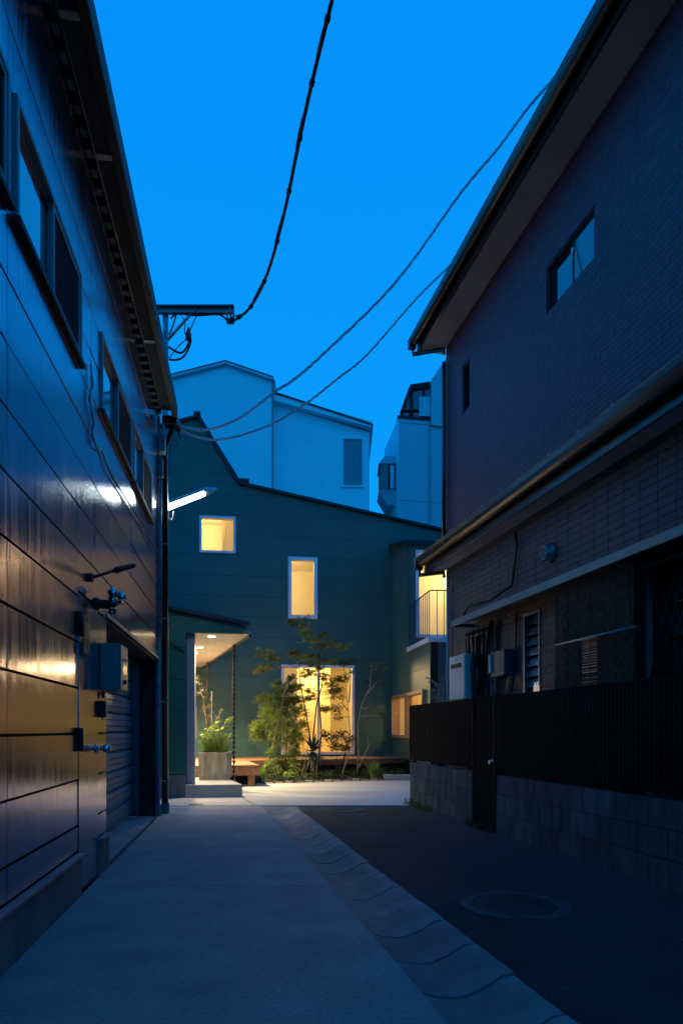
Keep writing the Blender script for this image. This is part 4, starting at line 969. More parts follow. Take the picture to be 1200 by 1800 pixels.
# louvred window, grille window, reed screen
f = MB().ring(R, WLv[0], WLv[1], WLv[2], WLv[3], .03, -.15, .012).build('window', M['steel'], RB)
for i in range(9): z = WLv[2] + .04 + i * .11; MB().prism([R.P(WLv[0] + .032, -.05, z), R.P(WLv[0] + .032, -.01, z - .0), R.P(WLv[0] + .032, -.055, z + .1), R.P(WLv[0] + .032, -.06, z + .1)], R.P(WLv[1] - .032, 0, 0) - R.P(WLv[0] + .032, 0, 0)).build('louvre_blade', M['steel'], f)
MB().fbox(R, WLv[0] + .001, WLv[1] - .001, -.179, -.151, WLv[2] + .001, WLv[3] - .001).build('reveal', M['gap'], f)
for k_, (du, lab) in enumerate(((941, 'shorter glowing glass bottle on the louvred window sill'), (945.5, 'brighter glowing glass bottle on the louvred window sill'))):
    s_ = RS(du, .03); z = RZ(1217, s_, .03)
    tag(MB().lathe(R.P(s_, .035, z), [(.012, 0), (.018, .01), (.018, .06), (.008, .085), (.008, .10 + .01 * k_)], 10).build('bottle', M['bottle']), lab, 'bottle', 'bottles on the louvred window sill')
MB().fbox(R, WLv[0] - .02, WLv[1] + .05, .013, .07, RZ(1218, RS(943), .03) - .02, RZ(1218, RS(943), .03)).build('sill', M['steel'], f)
f = MB().ring(R, WGr[0], WGr[1], WGr[2], WGr[3], .035, -.15, .015).build('window', M['steel_dark'], RB)
MB().fbox(R, WGr[0] + .036, WGr[1] - .036, -.09, -.08, WGr[2] + .036, WGr[3] - .036).build('pane', M['darkglass'], f)
MB().fbox(R, WGr[0], WGr[1], -.179, -.151, WGr[2], WGr[3]).build('reveal', M['gap'], f)
for i in range(16):
    s_ = WGr[1] - .05 - i * .10
    if s_ - .35 < WGr[0]: break
    MB().tube([R.P(s_, .06, WGr[3] - .06), R.P(s_ - .33, .06, WGr[2] + .06)], .008, 6).build('grille_bar', M['steel_dark'], f)
for i in range(16):
    s_ = WGr[1] - .40 - i * .10
    if s_ < WGr[0] + .1: break
    MB().tube([R.P(s_, .075, WGr[3] - .06), R.P(s_ + .33, .075, WGr[2] + .06)], .008, 6).build('grille_bar', M['steel_dark'], f)
for z in (WGr[2] + .05, WGr[3] - .05): MB().fbox(R, WGr[0], WGr[1] + .02, .05, .085, z - .012, z + .012).build('grille_rail', M['woodframe'], f)
MB().fbox(R, RS(1143), RS(1117), .002, .06, .3, zh + .08).build('timber_post', M['brown'], RB)
MB().fbox(R, RS(1149), RS(1144), .01, .05, .3, zh + .08).build('pipe_casing', M['bluegrey'], RB)
f = MB().ring(R, WSu[0], WSu[1], WSu[2], WSu[3], .04, -.15, .012).build('window', M['steel_dark'], RB)
MB().fbox(R, WSu[0] + .041, WSu[1] - .041, -.09, -.08, WSu[2] + .041, WSu[3] - .041).build('pane', M['screen'], f)
MB().fbox(R, WSu[0], WSu[1], -.179, -.151, WSu[2], WSu[3]).build('reveal', M['gap'], f)
MB().fbox(R, RS(1035), RS(1010), -.079, -.076, WSu[2] + .1, RZ(1120, RS(1020))).build('lit_strip', M['glow'], f)
sud = thing('reed_screen', 'dark reed blind hung before the ground floor window', 'blind', R.P(RS(1045, .2), .2, 1.0))
a0, a1 = RS(1114, .2), RS(975, .2); zt2 = zh + .03; zb2 = .95
m = MB(); z = zb2
while z < zt2:
    jj = rnd.uniform(-.004, .004); m.tube([R.P(a0 + jj, .2, z), R.P((a0 + a1) / 2, .2 + rnd.uniform(-.004, .004), z + rnd.uniform(-.002, .002)), R.P(a1 + jj, .2, z)], rnd.uniform(.0052, .0066), 4, cap=False); z += .0118
m.build('reeds', M['sudare'], sud, stuff=True)
for k_ in range(7): s_ = a0 + .05 + (a1 - a0 - .1) * k_ / 6; MB().tube([R.P(s_, .207, zb2), R.P(s_, .207, zt2)], .003, 4).build('cord', M['sudare'], sud)
MB().tube([R.P(a0 - .01, .2, zt2 + .01), R.P(a1 + .01, .2, zt2 + .01)], .014, 8).build('top_batten', M['sudare'], sud)
tag(MB().tube([R.P(RS(1117, .26), .26, RZ(1102, RS(1117, .26), .26)), R.P(RS(977, .26), .26, RZ(1134, RS(977, .26), .26))], .011, 8).build('laundry_pole', M['galv']), 'pale laundry pole running across the reed blind', 'pole')
# folding lattice gate, pipe, meter box
lg = thing('lattice_gate', 'black folded lattice gate beside the water heater', 'gate', R.P(RS(840, .1), .1, 0))
a0, a1 = RS(856, .12), RS(820, .12)
for z in (2.25, .35): MB().fbox(R, a0, a1, .10, .14, z - .015, z + .015).build('rail', M['slat'], lg)
for k_ in range(5): s_ = a0 + (a1 - a0) * k_ / 4; MB().fbox(R, s_ - .01, s_ + .01, .09, .10, .3, 2.3).build('upright', M['slat'], lg)
for k_ in range(-3, 8):
    for sg in (1, -1):
        s_ = a0 + (a1 - a0) * k_ / 6; e_ = s_ + sg * (a1 - a0) * .5; lo, hi = .4, 2.2
        pts = []
        for t_2 in (0, 1):
            pass
        z0_, z1_ = lo, hi; x0_, x1_ = s_, e_
        def at(x): return z0_ + (z1_ - z0_) * (x - x0_) / (x1_ - x0_)
        xs = sorted((min(max(x0_, a0), a1), min(max(x1_, a0), a1)))
        if xs[1] - xs[0] < .04: continue
        MB().tube([R.P(xs[0], .12 + .012 * sg, at(xs[0])), R.P(xs[1], .12 + .012 * sg, at(xs[1]))], .009, 5).build('lattice_bar', M['slat'], lg)
tag(MB().tube([R.P(RS(863, .06), .06, .1), R.P(RS(863, .06), .06, zh + .0)], .03, 10).build('drain_pipe', M['bluegrey']), 'grey vertical pipe between lattice gate and meter box', 'pipe')
s_ = RS(903, .0); z0_, z1_ = RZ(1187, s_, .12), RZ(1141, s_, .12)
em = thing('electric_meter', 'dark electric meter box with pale face and looping cables on tiled wall', 'meter', R.P(s_, 0, z0_))
MB().fbox(R, s_, s_ + .34, .006, .12, z0_, z1_).build('case', M['heater2'], em, bevel=.01)
MB().fbox(R, s_ + .30, s_ + .341, .122, .15, z0_ + .05, z1_ - .03).build('meter_face', M['heater'], em, bevel=.004)
for k_ in range(3):
    o_ = .06 * k_; MB().tube([R.P(s_ + .1 + o_, .05, z0_), R.P(s_ + .08 + o_, .08, z0_ - .15), R.P(s_ + .02 + o_ * .5, .09, z0_ - .30), R.P(s_ - .08, .07, z0_ - .22 + o_), R.P(s_ - .1, .03, z0_ + .1), R.P(s_ - .1, .02, zh)], .009, 6).build('cable', M['cable'], em)
# gas water heater at the corner
s0_, s1_ = RS(818, .2), RS(790, .2); 
wh = thing('water_heater', 'white gas water heater mounted at the far corner of the tiled house', 'water heater', R.P(s0_, .2, 1.3))
dz0, dz1 = R.Z(1229, s0_, .2), R.Z(1148, s0_, .2)
MB().fbox(R, s0_, s1_, .012, .20, dz0, dz1).build('case', M['heater'], wh, bevel=.008)
MB().fbox(R, s0_ + .012, s1_ - .012, .202, .212, dz0 + .012, dz1 - .012).build('front_cover', M['heater'], wh, bevel=.004)
ex = MB().fbox(R, s0_ + .12, s1_ - .10, .213, .226, dz1 - .16, dz1 - .11).build('exhaust_slot', M['steel_dark'], wh)
MB().tube([R.P(s0_ + .1, .1, dz0 - .001), R.P(s0_ + .1, .1, .4)], .014, 8).build('pipe', M['galv'], wh)

# ================================================================== FENCE, BLOCK WALL, GATE
FS = F.S; sF1 = FS(720); gA, gB = FS(870), FS(832)          # gate between gA (near) and gB (far)
bw = thing('block_wall', 'low wall of three courses of dark concrete blocks under the slat fence', 'wall', F.P(gA, 0, 0))
def blocks(a0, a1, mirror):
    for j in range(3):
        z0 = -.03 if j == 0 else .198 * j + .002; z1 = .198 * (j + 1) - .004
        x = a1 + (.2 if j % 2 and False else 0); k_ = 0
        while x > a0 + .01:
            w_ = .20 if (k_ == 0 and j == 1) else .398
            q0_, q1_ = max(a0, x - w_), x; 
            if q1_ - q0_ > .03: MB().fbox(F, q0_ + .003, q1_ - .003, -.098 + rnd.uniform(-.001, .001), rnd.uniform(-.003, .003), z0, z1, ).build('block', M['block'], bw, bevel=.004)
            x -= w_; k_ += 1
    MB().fbox(F, a0 + .004, a1 - .004, -.09, -.008, -.03, .588).build('mortar', M['mortar'], bw)
blocks(gB + .02, sF1, False); blocks(2.2, gA - .02, True)
sm = MB().box((-.015, -.008, 0), (.015, .008, .77)).mesh('slat', M['slat'], bevel=.002)
def fence(a0, a1, label):
    t = thing('slat_fence', label, 'fence', F.P(a0, 0, .6), 'dark slat fences on the block wall')
    n = int((a1 - a0) / .0485)
    for i in range(n): place('slat', sm, t, F.P(a0 + .02 + i * (a1 - a0 - .04) / (n - 1), .0, .632), F.rot())
    for z in (.74, 1.30): MB().fbox(F, a0, a1, -.045, -.0085, z - .02, z + .02).build('rail', M['slat'], t)
    k_ = 0; x = a1 - .03
    while x > a0: MB().fbox(F, x - .02, x + .02, -.085, -.046, .594, 1.40).build('post', M['slat'], t); x -= 1.0
fence(gB + .03, sF1, 'far short stretch of dark slat fence beyond the gate')
fence(2.25, gA - .03, 'near long stretch of dark slat fence on block wall')
gt = thing('slat_gate', 'narrow dark slatted gate between the two block walls', 'gate', F.P(gA, 0, 0))
gsm = MB().box((-.012, -.008, 0), (.012, .008, 1.32)).mesh('slat', M['slat'], bevel=.002)
for i in range(12): place('slat', gsm, gt, F.P(gA + .075 + i * (gB - gA - .11) / 11, -.01, .09), F.rot())
MB().fbox(F, gA - .015, gA + .045, -.05, .01, .0, 1.42).build('gate_post', M['slat'], gt); MB().fbox(F, gB - .015, gB + .02, -.05, .01, .0, 1.42).build('gate_post', M['slat'], gt)
for z in (.2, .75, 1.3): MB().fbox(F, gA + .05, gB - .02, -.045, -.019, z - .02, z + .02).build('rail', M['slat'], gt)
MB().tube([F.P(gA + .02, .011, .72), F.P(gA + .02, .03, .72), F.P(gA + .02, .031, .72), F.P(gA + .02, .06, .72)], [.03, .03, .02, .024], 12).build('latch', M['chrome'], gt)

# ================================================================== BUILDINGS BEHIND
YA = 25.0
wa = thing('white_house', 'white gabled house rising behind the steep green roof', 'house', WP(390, 900, YA))
pa = [WP(250, 1000, YA), WP(477, 1000, YA), WP(477, 668, YA), WP(397, 641, YA), WP(250, 680, YA)]
MB().prism(pa, (0, 8, 0)).build('wall', M['whitehouse'], wa)
def rstrip(p, q, h, off, m_, parent, name, dy=.25):
    p, q = Vector(p), Vector(q); MB().prism([p, q, q + Vector((0, 0, h)), p + Vector((0, 0, h))], (0, dy, 0)).build(name, m_, parent)
o_ = Vector((0, -.15, .0))
rstrip(WP(245, 682, YA) + o_, WP(397, 642.5, YA) + o_, .10, 0, M['whitetrim'], wa, 'fascia', 8.2); rstrip(WP(397, 642.5, YA) + o_, WP(480, 671, YA) + o_, .10, 0, M['whitetrim'], wa, 'fascia', 8.2)
rstrip(WP(245, 677, YA) + o_, WP(397, 638.5, YA) + o_, .05, 0, M['roof'], wa, 'roof', 8.2); rstrip(WP(397, 638.5, YA) + o_, WP(481, 667, YA) + o_, .05, 0, M['roof'], wa, 'roof', 8.2)
MB().box((k_of(477.5) * YA, YA + .0, 4), (k_of(477.5) * YA + .06, YA + .06, WP(0, 669, YA).z)).build('downpipe', M['steel'], wa)
YB = 25.4
wb = thing('white_house', 'white house with a tall blind window and sloping roof beyond the low green roof', 'house', WP(560, 900, YB))
MB().prism([WP(479, 1000, YB), WP(649, 1000, YB), WP(649, 760, YB), WP(479, 708, YB)], (0, 8, 0)).build('wall', M['whitehouse'], wb)
rstrip(WP(479, 709, YB) + Vector((0, -.3, 0)), WP(653, 757.5, YB) + Vector((0, -.3, 0)), .22, 0, M['whitehouse'], wb, 'eave', 8.3)
rstrip(WP(480, 697, YB) + Vector((0, -.35, .0)), WP(655, 754.5, YB) + Vector((0, -.35, 0)), .05, 0, M['roof'], wb, 'roof', 8.3)
MB().box((k_of(480.5) * YB, YB - .2, WP(0, 692, YB).z), (k_of(484) * YB, YB + .3, WP(0, 672, YB).z)).build('chimney', M['whitetrim'], wb)
fb = Fr((0, YB), (1, 0), (0, -1)); w_ = (k_of(600.5) * YB, k_of(639) * YB, WP(0, 857, YB).z, WP(0, 770, YB).z)
f = MB().ring(fb, w_[0], w_[1], w_[2], w_[3], .06, .0, .07).build('window', M['whitehouse'], wb)
MB().fbox(fb, w_[0] + .06, w_[1] - .06, .002, .02, w_[2] + .06, w_[3] - .06).build('pane', M['bluewin'], f)
YC = 27.0
gc = thing('apartment_block', 'grey apartment block with bay window and rooftop sunroom behind the tiled house', 'building', WP(740, 930, YC))
cx = k_of(701) * YC; zc1 = WP(0, 735, YC).z; zc2 = WP(0, 664, YC).z
bk = WP(677, 800, 30.0)
MB().prism([(cx, YC, 0), (cx + 6, YC + 1.2, 0), (cx + 6, YC + 9, 0), (bk.x + 1.0, YC + 9, 0), (bk.x, 30, 0)], (0, 0, zc1)).build('wall', M['greyblock'], gc)
sdv = Vector((bk.x - cx, 30 - YC, 0)).normalized(); nsd = Vector((-sdv.y, sdv.x, 0)) * 1
MB().prism([Vector((cx, YC, 0)) + nsd * .002, Vector((bk.x, 30, 0)) + nsd * .002, Vector((bk.x, 30, zc1)) + nsd * .002, Vector((cx, YC, zc1)) + nsd * .002], nsd * .03).build('side_wall', M['greyside'], gc)
zup = lambda u, v: WP(u, v, YC).z
x7, x8 = k_of(758.5) * YC, k_of(790) * YC
MB().prism([(x7, YC + .14, zc1 - .2), (x8 + 4, YC + 1.0, zc1 - .2), (x8 + 4, YC + 1.0, WP(0, 560, YC).z), (x8, YC + .25, WP(0, 618, YC).z), (x7, YC + .14, zc2)], (0, 6, 0)).build('upper_wall', M['greyblock'], gc)
# wall joints
for v in (743, 880):
    z = WP(0, v, YC).z; MB().prism([(cx, YC - .006, z), (cx + 5.5, YC + 1.094, z), (cx + 5.5, YC + 1.094, z + .03), (cx, YC - .006, z + .03)], (0, .012, 0)).build('wall_joint', M['steel'], gc)
xj = k_of(756) * YC; MB().box((xj, YC + .19, 5), (xj + .03, YC + .30, zc1)).build('wall_joint', M['steel'], gc)
MB().prism([(cx - .06, YC - .05, zc1), (cx + 1.3, YC + .22, zc1), (cx + 1.3, YC + 3, zc1), (cx - .06, YC + 3, zc1)], (0, 0, .10)).build('parapet', M['steel_dark'], gc)
# rooftop sunroom
x0_, x1_ = k_of(706) * YC, k_of(757.5) * YC; zs0 = zc1 + .101; zA_ = WP(0, 676, YC).z; zM_ = WP(0, 722, YC).z; xm_ = k_of(722) * YC
sr = MB().tube([(x0_, YC + .3, zs0), (x0_, YC + .3, zM_)], .06, 6).tube([(x0_, YC + .3, zM_), (xm_, YC + .3, zA_)], .07, 6).tube([(xm_, YC + .3, zA_), (x1_, YC + .3, zA_ + .1)], .08, 6).tube([(xm_ + .05, YC + .3, zs0), (xm_ + .05, YC + .3, zA_)], .07, 6).tube([(x0_, YC + .3, zs0 + .35), (x1_, YC + .3, zs0 + .35)], .04, 6).tube([(x1_ - .25, YC + .3, zs0), (x1_ - .25, YC + .3, zA_)], .05, 6).build('sunroom', M['steel_dark'], gc)
MB().prism([(x0_, YC + .36, zs0), (x1_, YC + .36, zs0), (x1_, YC + .36, zA_), (xm_, YC + .36, zA_), (x0_, YC + .36, zM_)], (0, .02, 0)).build('pane', M['darkglass'], sr)
MB().box((xm_ + .35, YC + .25, zs0 + .1), (xm_ + .8, YC + .33, zA_ - .35)).build('inner_panel', M['whitetrim'], sr)
MB().prism([(x0_ - .05, YC + .25, zM_), (xm_, YC + .25, zA_ + .08), (x1_, YC + .25, zA_ + .2), (x1_, YC + .25, zA_ + .26), (xm_, YC + .25, zA_ + .14), (x0_ - .05, YC + .25, zM_ + .06)], (0, 2.6, 0)).build('sunroom_roof', M['roof'], sr)
# bay window at its left side
yb0, yb1 = 27.6, 29.0; xb_ = k_of(664) * 28.2; xw_ = cx - .05
zb0, zb1, zb2, zb3 = WP(0, 893, 28).z, WP(0, 868, 28).z, WP(0, 822, 28).z, WP(0, 808, 28).z
by = MB().hexa([(xb_ + .35, yb0 + .1, zb0), (xw_, yb0, zb0), (xw_, yb1, zb0), (xb_ + .35, yb1, zb0), (xb_, yb0 - .05, zb1), (xw_, yb0 - .05, zb1), (xw_, yb1, zb1), (xb_, yb1, zb1)])
byr = MB().hexa([(xb_, yb0 - .05, zb2), (xw_, yb0 - .05, zb2), (xw_, yb1, zb2), (xb_, yb1, zb2), (xb_ + .25, yb0, zb3), (xw_, yb0, zb3), (xw_, yb1, zb3), (xb_ + .25, yb1, zb3)])
byo = by.build('bay_window', M['greyblock'], gc); byr.build('bay_roof', M['greyblock'], byo)
MB().box((xb_ + .03, yb0, zb1 + .001), (xw_, yb1 - .05, zb2 - .001)).build('pane', M['darkglass'], byo)
MB().box((xb_ + .45, yb0 - .02, zb1 + .08), (xb_ + .95, yb0 - .004, zb2 - .08)).build('curtain', M['greyside'], byo)
for x in (xb_, xb_ + .38, xw_ - .1): MB().box((x, yb0 - .045, zb1 + .002), (x + .07, yb0 - .003, zb2 - .002)).build('mullion', M['steel_dark'], byo)

# ================================================================== PLANTS
def quad_leaf(m, c, a, b, fold=0.0):
    """small pointed leaf: c centre, a half length, b half width"""
    n = a.cross(b)
    if n.length > 0: n.normalize()
    m.v += [c - a, c + b * .9 + n * fold, c + a, c - b * .9 + n * fold]; i = len(m.v) - 4
    m.f += [(i, i + 1, i + 2), (i, i + 2, i + 3)]; m.sm += [False, False]
def rv(): 
    while True:
        v = Vector((rnd.uniform(-1, 1), rnd.uniform(-1, 1), rnd.uniform(-1, 1)))
        if .05 < v.length < 1: return v.normalized()
def cloud(m, c, r, n, size, flat=0.0, width=.45):
    for _ in range(n):
        o = rv() * (rnd.random() ** .45); p = Vector((c[0] + o.x * r[0], c[1] + o.y * r[1], c[2] + o.z * r[2]))
        a = rv(); a.z *= (1 - flat); a = a.normalized() if a.length > 1e-3 else Vector((1, 0, 0)); b = a.cross(rv() if flat < .5 else (Vector((0, 0, 1)) + rv() * .5)); 
        if b.length < 1e-3: continue
        b.normalize(); s_ = size * rnd.uniform(.6, 1.3)
        quad_leaf(m, p, a * s_, b * (s_ * width), s_ * .15)
def branch_to(m, root, tip, r0, r1, bend=.12):
    mid = root.lerp(tip, .5) + Vector((rnd.uniform(-1, 1), rnd.uniform(-1, 1), rnd.uniform(0, 1))) * bend * (tip - root).length
    pts = [root.lerp(mid, t * 2).lerp(mid.lerp(tip, t * 2 - 0 if t < .5 else 1), 0) for t in ()]
    out = []
    for i in range(7):
        t = i / 6; out.append(root * (1 - t) ** 2 + mid * 2 * t * (1 - t) + tip * t * t)
    m.tube(out, r0, 6, r1, cap=True); return out
YM = 14.75
def fronds(m, c, r, n, leaf):
    """arching fronds set with pairs of narrow leaflets"""
    for _ in range(n):
        o = rv(); b0 = Vector((c[0] + o.x * r[0] * .55, c[1] + o.y * r[1] * .55, c[2] + o.z * r[2] * .6))
        d = (o + Vector((0, 0, .35)) + rv() * .5).normalized(); ln = max(r[0], r[2]) * rnd.uniform(.6, 1.25); k_ = 8
        for j in range(1, k_ + 1):
            t = j / k_; p = b0 + d * ln * t + Vector((0, 0, -.30 * ln * t * t)); sd = d.cross(Vector((0, 0, 1)) + rv() * .2)
            if sd.length < 1e-3: continue
            sd.normalize(); l_ = leaf * (1.15 - .6 * t)
            for sg in (1, -1):
                a = (sd * sg + d * .7 + Vector((0, 0, -.15))).normalized(); b = a.cross(d)
                if b.length < 1e-3: continue
                b = (a.cross(b)).normalized(); quad_leaf(m, p + a * l_, a * l_, b * l_ * .24, l_ * .05)
def maple_sprays(m, c, r, n, leaf):
    """thin level twigs carrying fans of small pointed leaves"""
    for _ in range(max(3, n // 9)):
        ang = rnd.uniform(0, 2 * math.pi); d = Vector((math.cos(ang), math.sin(ang) * .8, rnd.uniform(-.25, .35))); b0 = Vector(c) + Vector((0, 0, rnd.uniform(-1, 1) * r[2] * .8)); ln = r[0] * rnd.uniform(.5, 1.35)
        m.tube([b0, b0 + d * ln * .5, b0 + d * ln + Vector((0, 0, -.1 * ln))], .0025, 3, .001, cap=False)
        for j in range(9):
            t = rnd.uniform(.15, 1.05); p = b0 + d * ln * t + Vector((rnd.uniform(-1, 1), rnd.uniform(-1, 1), rnd.uniform(-.6, .4))) * .035; a0 = rnd.uniform(0, 6.28); nrm = (Vector((0, 0, 1)) + rv() * .75).normalized(); x = nrm.cross(rv())
            if x.length < 1e-3: continue
            x.normalize(); y = nrm.cross(x); l_ = leaf * rnd.uniform(.6, 1.2)
            for q in (-.85, -.3, .3, .85):
                a = x * math.cos(q) + y * math.sin(q); quad_leaf(m, p + a * l_ * .8, a * l_ * .8, nrm.cross(a) * l_ * .2, 0)
sc2 = YM / 1200
def spray_plant(name, label, cat, basepx, Yb, clusters, leafm, barkm, leaf, n, flat, trunk_pts=None, r0=.03, group=None, width=.45, stems=1, tw=.007, form=None):
    base = WP(basepx[0], basepx[1], Yb); base.z = max(base.z, .02); t = thing(name, label, cat, base, group)
    tk = MB()
    trunks = []
    for tp in (trunk_pts or []):
        pts = [WP(u, v, Yb + dy) for (u, v, dy) in tp]; tk.tube(pts, r0, 7, r0 * .35); 
        for i in range(len(pts) - 1):
            for k_ in range(4): trunks.append(pts[i].lerp(pts[i + 1], k_ / 4))
        trunks.append(pts[-1])
    cr = MB()
    for (u, v, ru, rv_, *rest) in clusters:
        c = WP(u, v, Yb + rnd.uniform(-.25, .25)); k_ = rest[0] if rest else 1.0
        near_ = [q for q in trunks if q.z < c.z + .05] or trunks
        if near_:
            q = min(near_, key=lambda q: (q - c).length + rnd.uniform(0, .15)); pts = branch_to(tk, q, c, tw, .002)
            for _ in range(4):
                e = c + Vector((rnd.uniform(-1, 1) * ru * sc2, rnd.uniform(-.15, .15), rnd.uniform(-1, 1) * rv_ * sc2)); branch_to(tk, pts[4], e, .0035, .0015)
        rr_ = (ru * sc2, max(ru, rv_) * sc2 * .8, rv_ * sc2)
        if form: form(cr, c, rr_, int(n * k_), leaf)
        else: cloud(cr, c, rr_, int(n * k_), leaf, flat, width)
    tk.build('trunk', barkm, t, stuff=len(trunk_pts or []) > 1); cr.build('crown', leafm, t, recalc=False)
    return t
mc = [(523, 1095, 12, 7), (512, 1092, 7, 4), (537, 1110, 13, 7), (545, 1124, 12, 7), (580, 1130, 16, 5), (597, 1138, 12, 4), (569, 1118, 8, 5), (562, 1132, 12, 5), (465, 1148, 12, 7), (478, 1158, 9, 5), (467, 1176, 12, 5), (456, 1178, 7, 3),
      (517, 1146, 9, 7), (537, 1158, 15, 7), (553, 1154, 12, 8), (580, 1166, 13, 6), (558, 1170, 14, 6), (535, 1190, 14, 6), (548, 1181, 12, 6), (583, 1202, 16, 6), (572, 1190, 12, 6), (578, 1222, 12, 6), (540, 1219, 13, 6), (546, 1230, 12, 4), (570, 1244, 8, 4), (590, 1215, 12, 5), (526, 1205, 10, 5), (600, 1190, 10, 5)]
spray_plant('maple_tree', 'slender young maple with airy olive foliage before the tall lit window', 'tree', (546, 1372), YM, [(u + rnd.uniform(-3, 3), v + rnd.uniform(-3, 3), a * rnd.uniform(1.0, 1.7), b * rnd.uniform(1.0, 1.6)) for u, v, a, b in mc], M['leaf_maple'], M['bark2'], .034, 170, .55,
            [[(543, 1372, 0), (549, 1310, 0), (556, 1240, 0), (566, 1205, .1), (571, 1150, .1), (545, 1112, 0)], [(551, 1372, 0), (547, 1310, .1), (537, 1250, .1), (527, 1200, 0), (522, 1100, 0)], [(556, 1372, 0), (565, 1290, 0), (560, 1215, 0), (563, 1140, .05)]], .020, form=maple_sprays)
ac = [(484, 1271, 22, 16, 1.2), (460, 1287, 16, 13), (500, 1247, 18, 15, 1.2), (513, 1222, 14, 15), (527, 1260, 12, 18), (508, 1287, 20, 16, 1.2), (490, 1210, 13, 10), (510, 1312, 18, 14), (483, 1300, 18, 14), (463, 1232, 15, 6, .8), (481, 1236, 13, 9), (520, 1240, 12, 14), (530, 1285, 10, 18), (512, 1198, 8, 9, .7), (450, 1276, 9, 6, .7), (500, 1265, 16, 14), (517, 1330, 12, 10, .8), (478, 1324, 10, 8, .6), (470, 1262, 16, 12), (452, 1290, 10, 7), (520, 1300, 14, 14), (497, 1225, 10, 12), (500, 1342, 16, 12, .7)]
spray_plant('feathery_shrub', 'dense feathery green shrub at the left of the lit deck window', 'shrub', (500, 1370), YM - .15, ac, M['leaf_green'], M['bark2'], .030, 105, .2,
            [[(500, 1370, 0), (503, 1320, 0), (505, 1260, 0), (508, 1200, 0)], [(494, 1370, 0), (488, 1310, 0), (482, 1265, 0)]], .012, width=.22, form=fronds)
tag_c = [(668, 1175, 14, 12, .6), (657, 1247, 12, 8, .5), (667, 1258, 12, 7, .5), (645, 1195, 8, 8, .3), (660, 1200, 9, 8, .4), (652, 1175, 8, 8, .25), (672, 1200, 7, 9, .3)]
spray_plant('thin_tree', 'thin pale-barked tree with sparse leaves right of the deck window', 'tree', (628, 1371), YM - .3, tag_c, M['leaf_dark'], M['bark3'], .030, 150, .3,
            [[(627, 1371, 0), (630, 1320, 0), (629, 1275, 0), (634, 1245, 0), (643, 1222, 0), (650, 1208, 0), (652, 1170, 0)], [(643, 1222, 0), (655, 1208, 0), (666, 1195, .05)], [(630, 1350, 0), (640, 1330, 0), (648, 1310, 0), (646, 1295, 0)]], .016)
tw_c = [(615, 1163, 16, 9, .9), (604, 1166, 10, 8, .6), (591, 1247, 12, 10, .9), (600, 1225, 8, 10, .4), (608, 1190, 8, 10, .4), (594, 1262, 10, 8, .5), (617, 1180, 8, 8, .4)]
spray_plant('thin_tree', 'twiggy sapling with dark leaf tufts at the right edge of the lit deck window', 'tree', (600, 1370), YM + .2, tw_c, M['leaf_dark'], M['bark2'], .026, 150, .3,
            [[(596, 1372, 0), (606, 1325, 0), (615, 1290, 0), (612, 1250, 0), (607, 1205, 0), (604, 1170, 0)], [(612, 1250, 0), (600, 1235, 0), (592, 1240, 0)], [(613, 1235, 0), (617, 1190, 0), (616, 1165, 0)]], .013)
ds = [(582, 1297, 14, 13), (600, 1292, 14, 10), (615, 1302, 12, 10), (590, 1312, 16, 8), (608, 1316, 12, 8), (570, 1290, 8, 8, .5)]
spray_plant('dark_shrub', 'small dark leafy shrub in front of the lit deck window sill', 'shrub', (595, 1368), YM - .1, ds, M['leaf_dark'], M['bark2'], .030, 170, .3, [[(590, 1368, 0), (592, 1330, 0), (590, 1305, 0)], [(600, 1368, 0), (606, 1330, 0), (608, 1305, 0)]], .008)
# yucca with sword leaves
yb = WP(549, 1372, YM - .35); yb.z = .02; yc = WP(549, 1322, YM - .35)
yt = thing('yucca', 'spiky yucca with sword leaves in the middle of the garden bed', 'plant', yb)
MB().tube([yb, yb.lerp(yc, .5), yc], [.035, .045, .05], 9).build('trunk', M['bark2'], yt)
m = MB()
for i in range(80):
    t = rnd.uniform(0, 2 * math.pi); el = rnd.uniform(-.9, 1.35); ln = rnd.uniform(.28, .48) ; d = Vector((math.cos(t) * math.cos(el), math.sin(t) * math.cos(el), math.sin(el))); sd = d.cross(Vector((0, 0, 1))).normalized() * .021
    p0_, p1_, p2_ = yc + d * .03, yc + d * ln * .6 + Vector((0, 0, .01)), yc + d * ln - Vector((0, 0, .05 * math.cos(el)))
    m.add([p0_ - sd * .6, p0_ + sd * .6, p1_ + sd, p1_ - sd, p2_], [(0, 1, 2, 3), (3, 2, 4)])
m.build('crown', M['leaf_yucca'], yt, recalc=False)
# stakes
STK = 'stakes propping the garden plants'
for (u0, v0, u1, v1, lab) in [(466, 1374, 507, 1186, 'long tan stake leaning through the feathery shrub'), (527, 1371, 541, 1322, 'short tan prop left of the yucca'), (534, 1372, 537, 1340, 'upright tan prop just left of the yucca'), (545, 1372, 557, 1330, 'tan prop right of the yucca base'), (557, 1372, 556, 1335, 'short upright tan prop right of the yucca'), (598, 1372, 622, 1296, 'tan prop leaning under the twiggy sapling')]:
    a, b = WP(u0, v0, YM - .45), WP(u1, v1, YM - .3); a.z = max(a.z - .04, 0)
    tag(MB().tube([a, b], .014, 7).build('stake', M['bark']), lab, 'stake', STK)
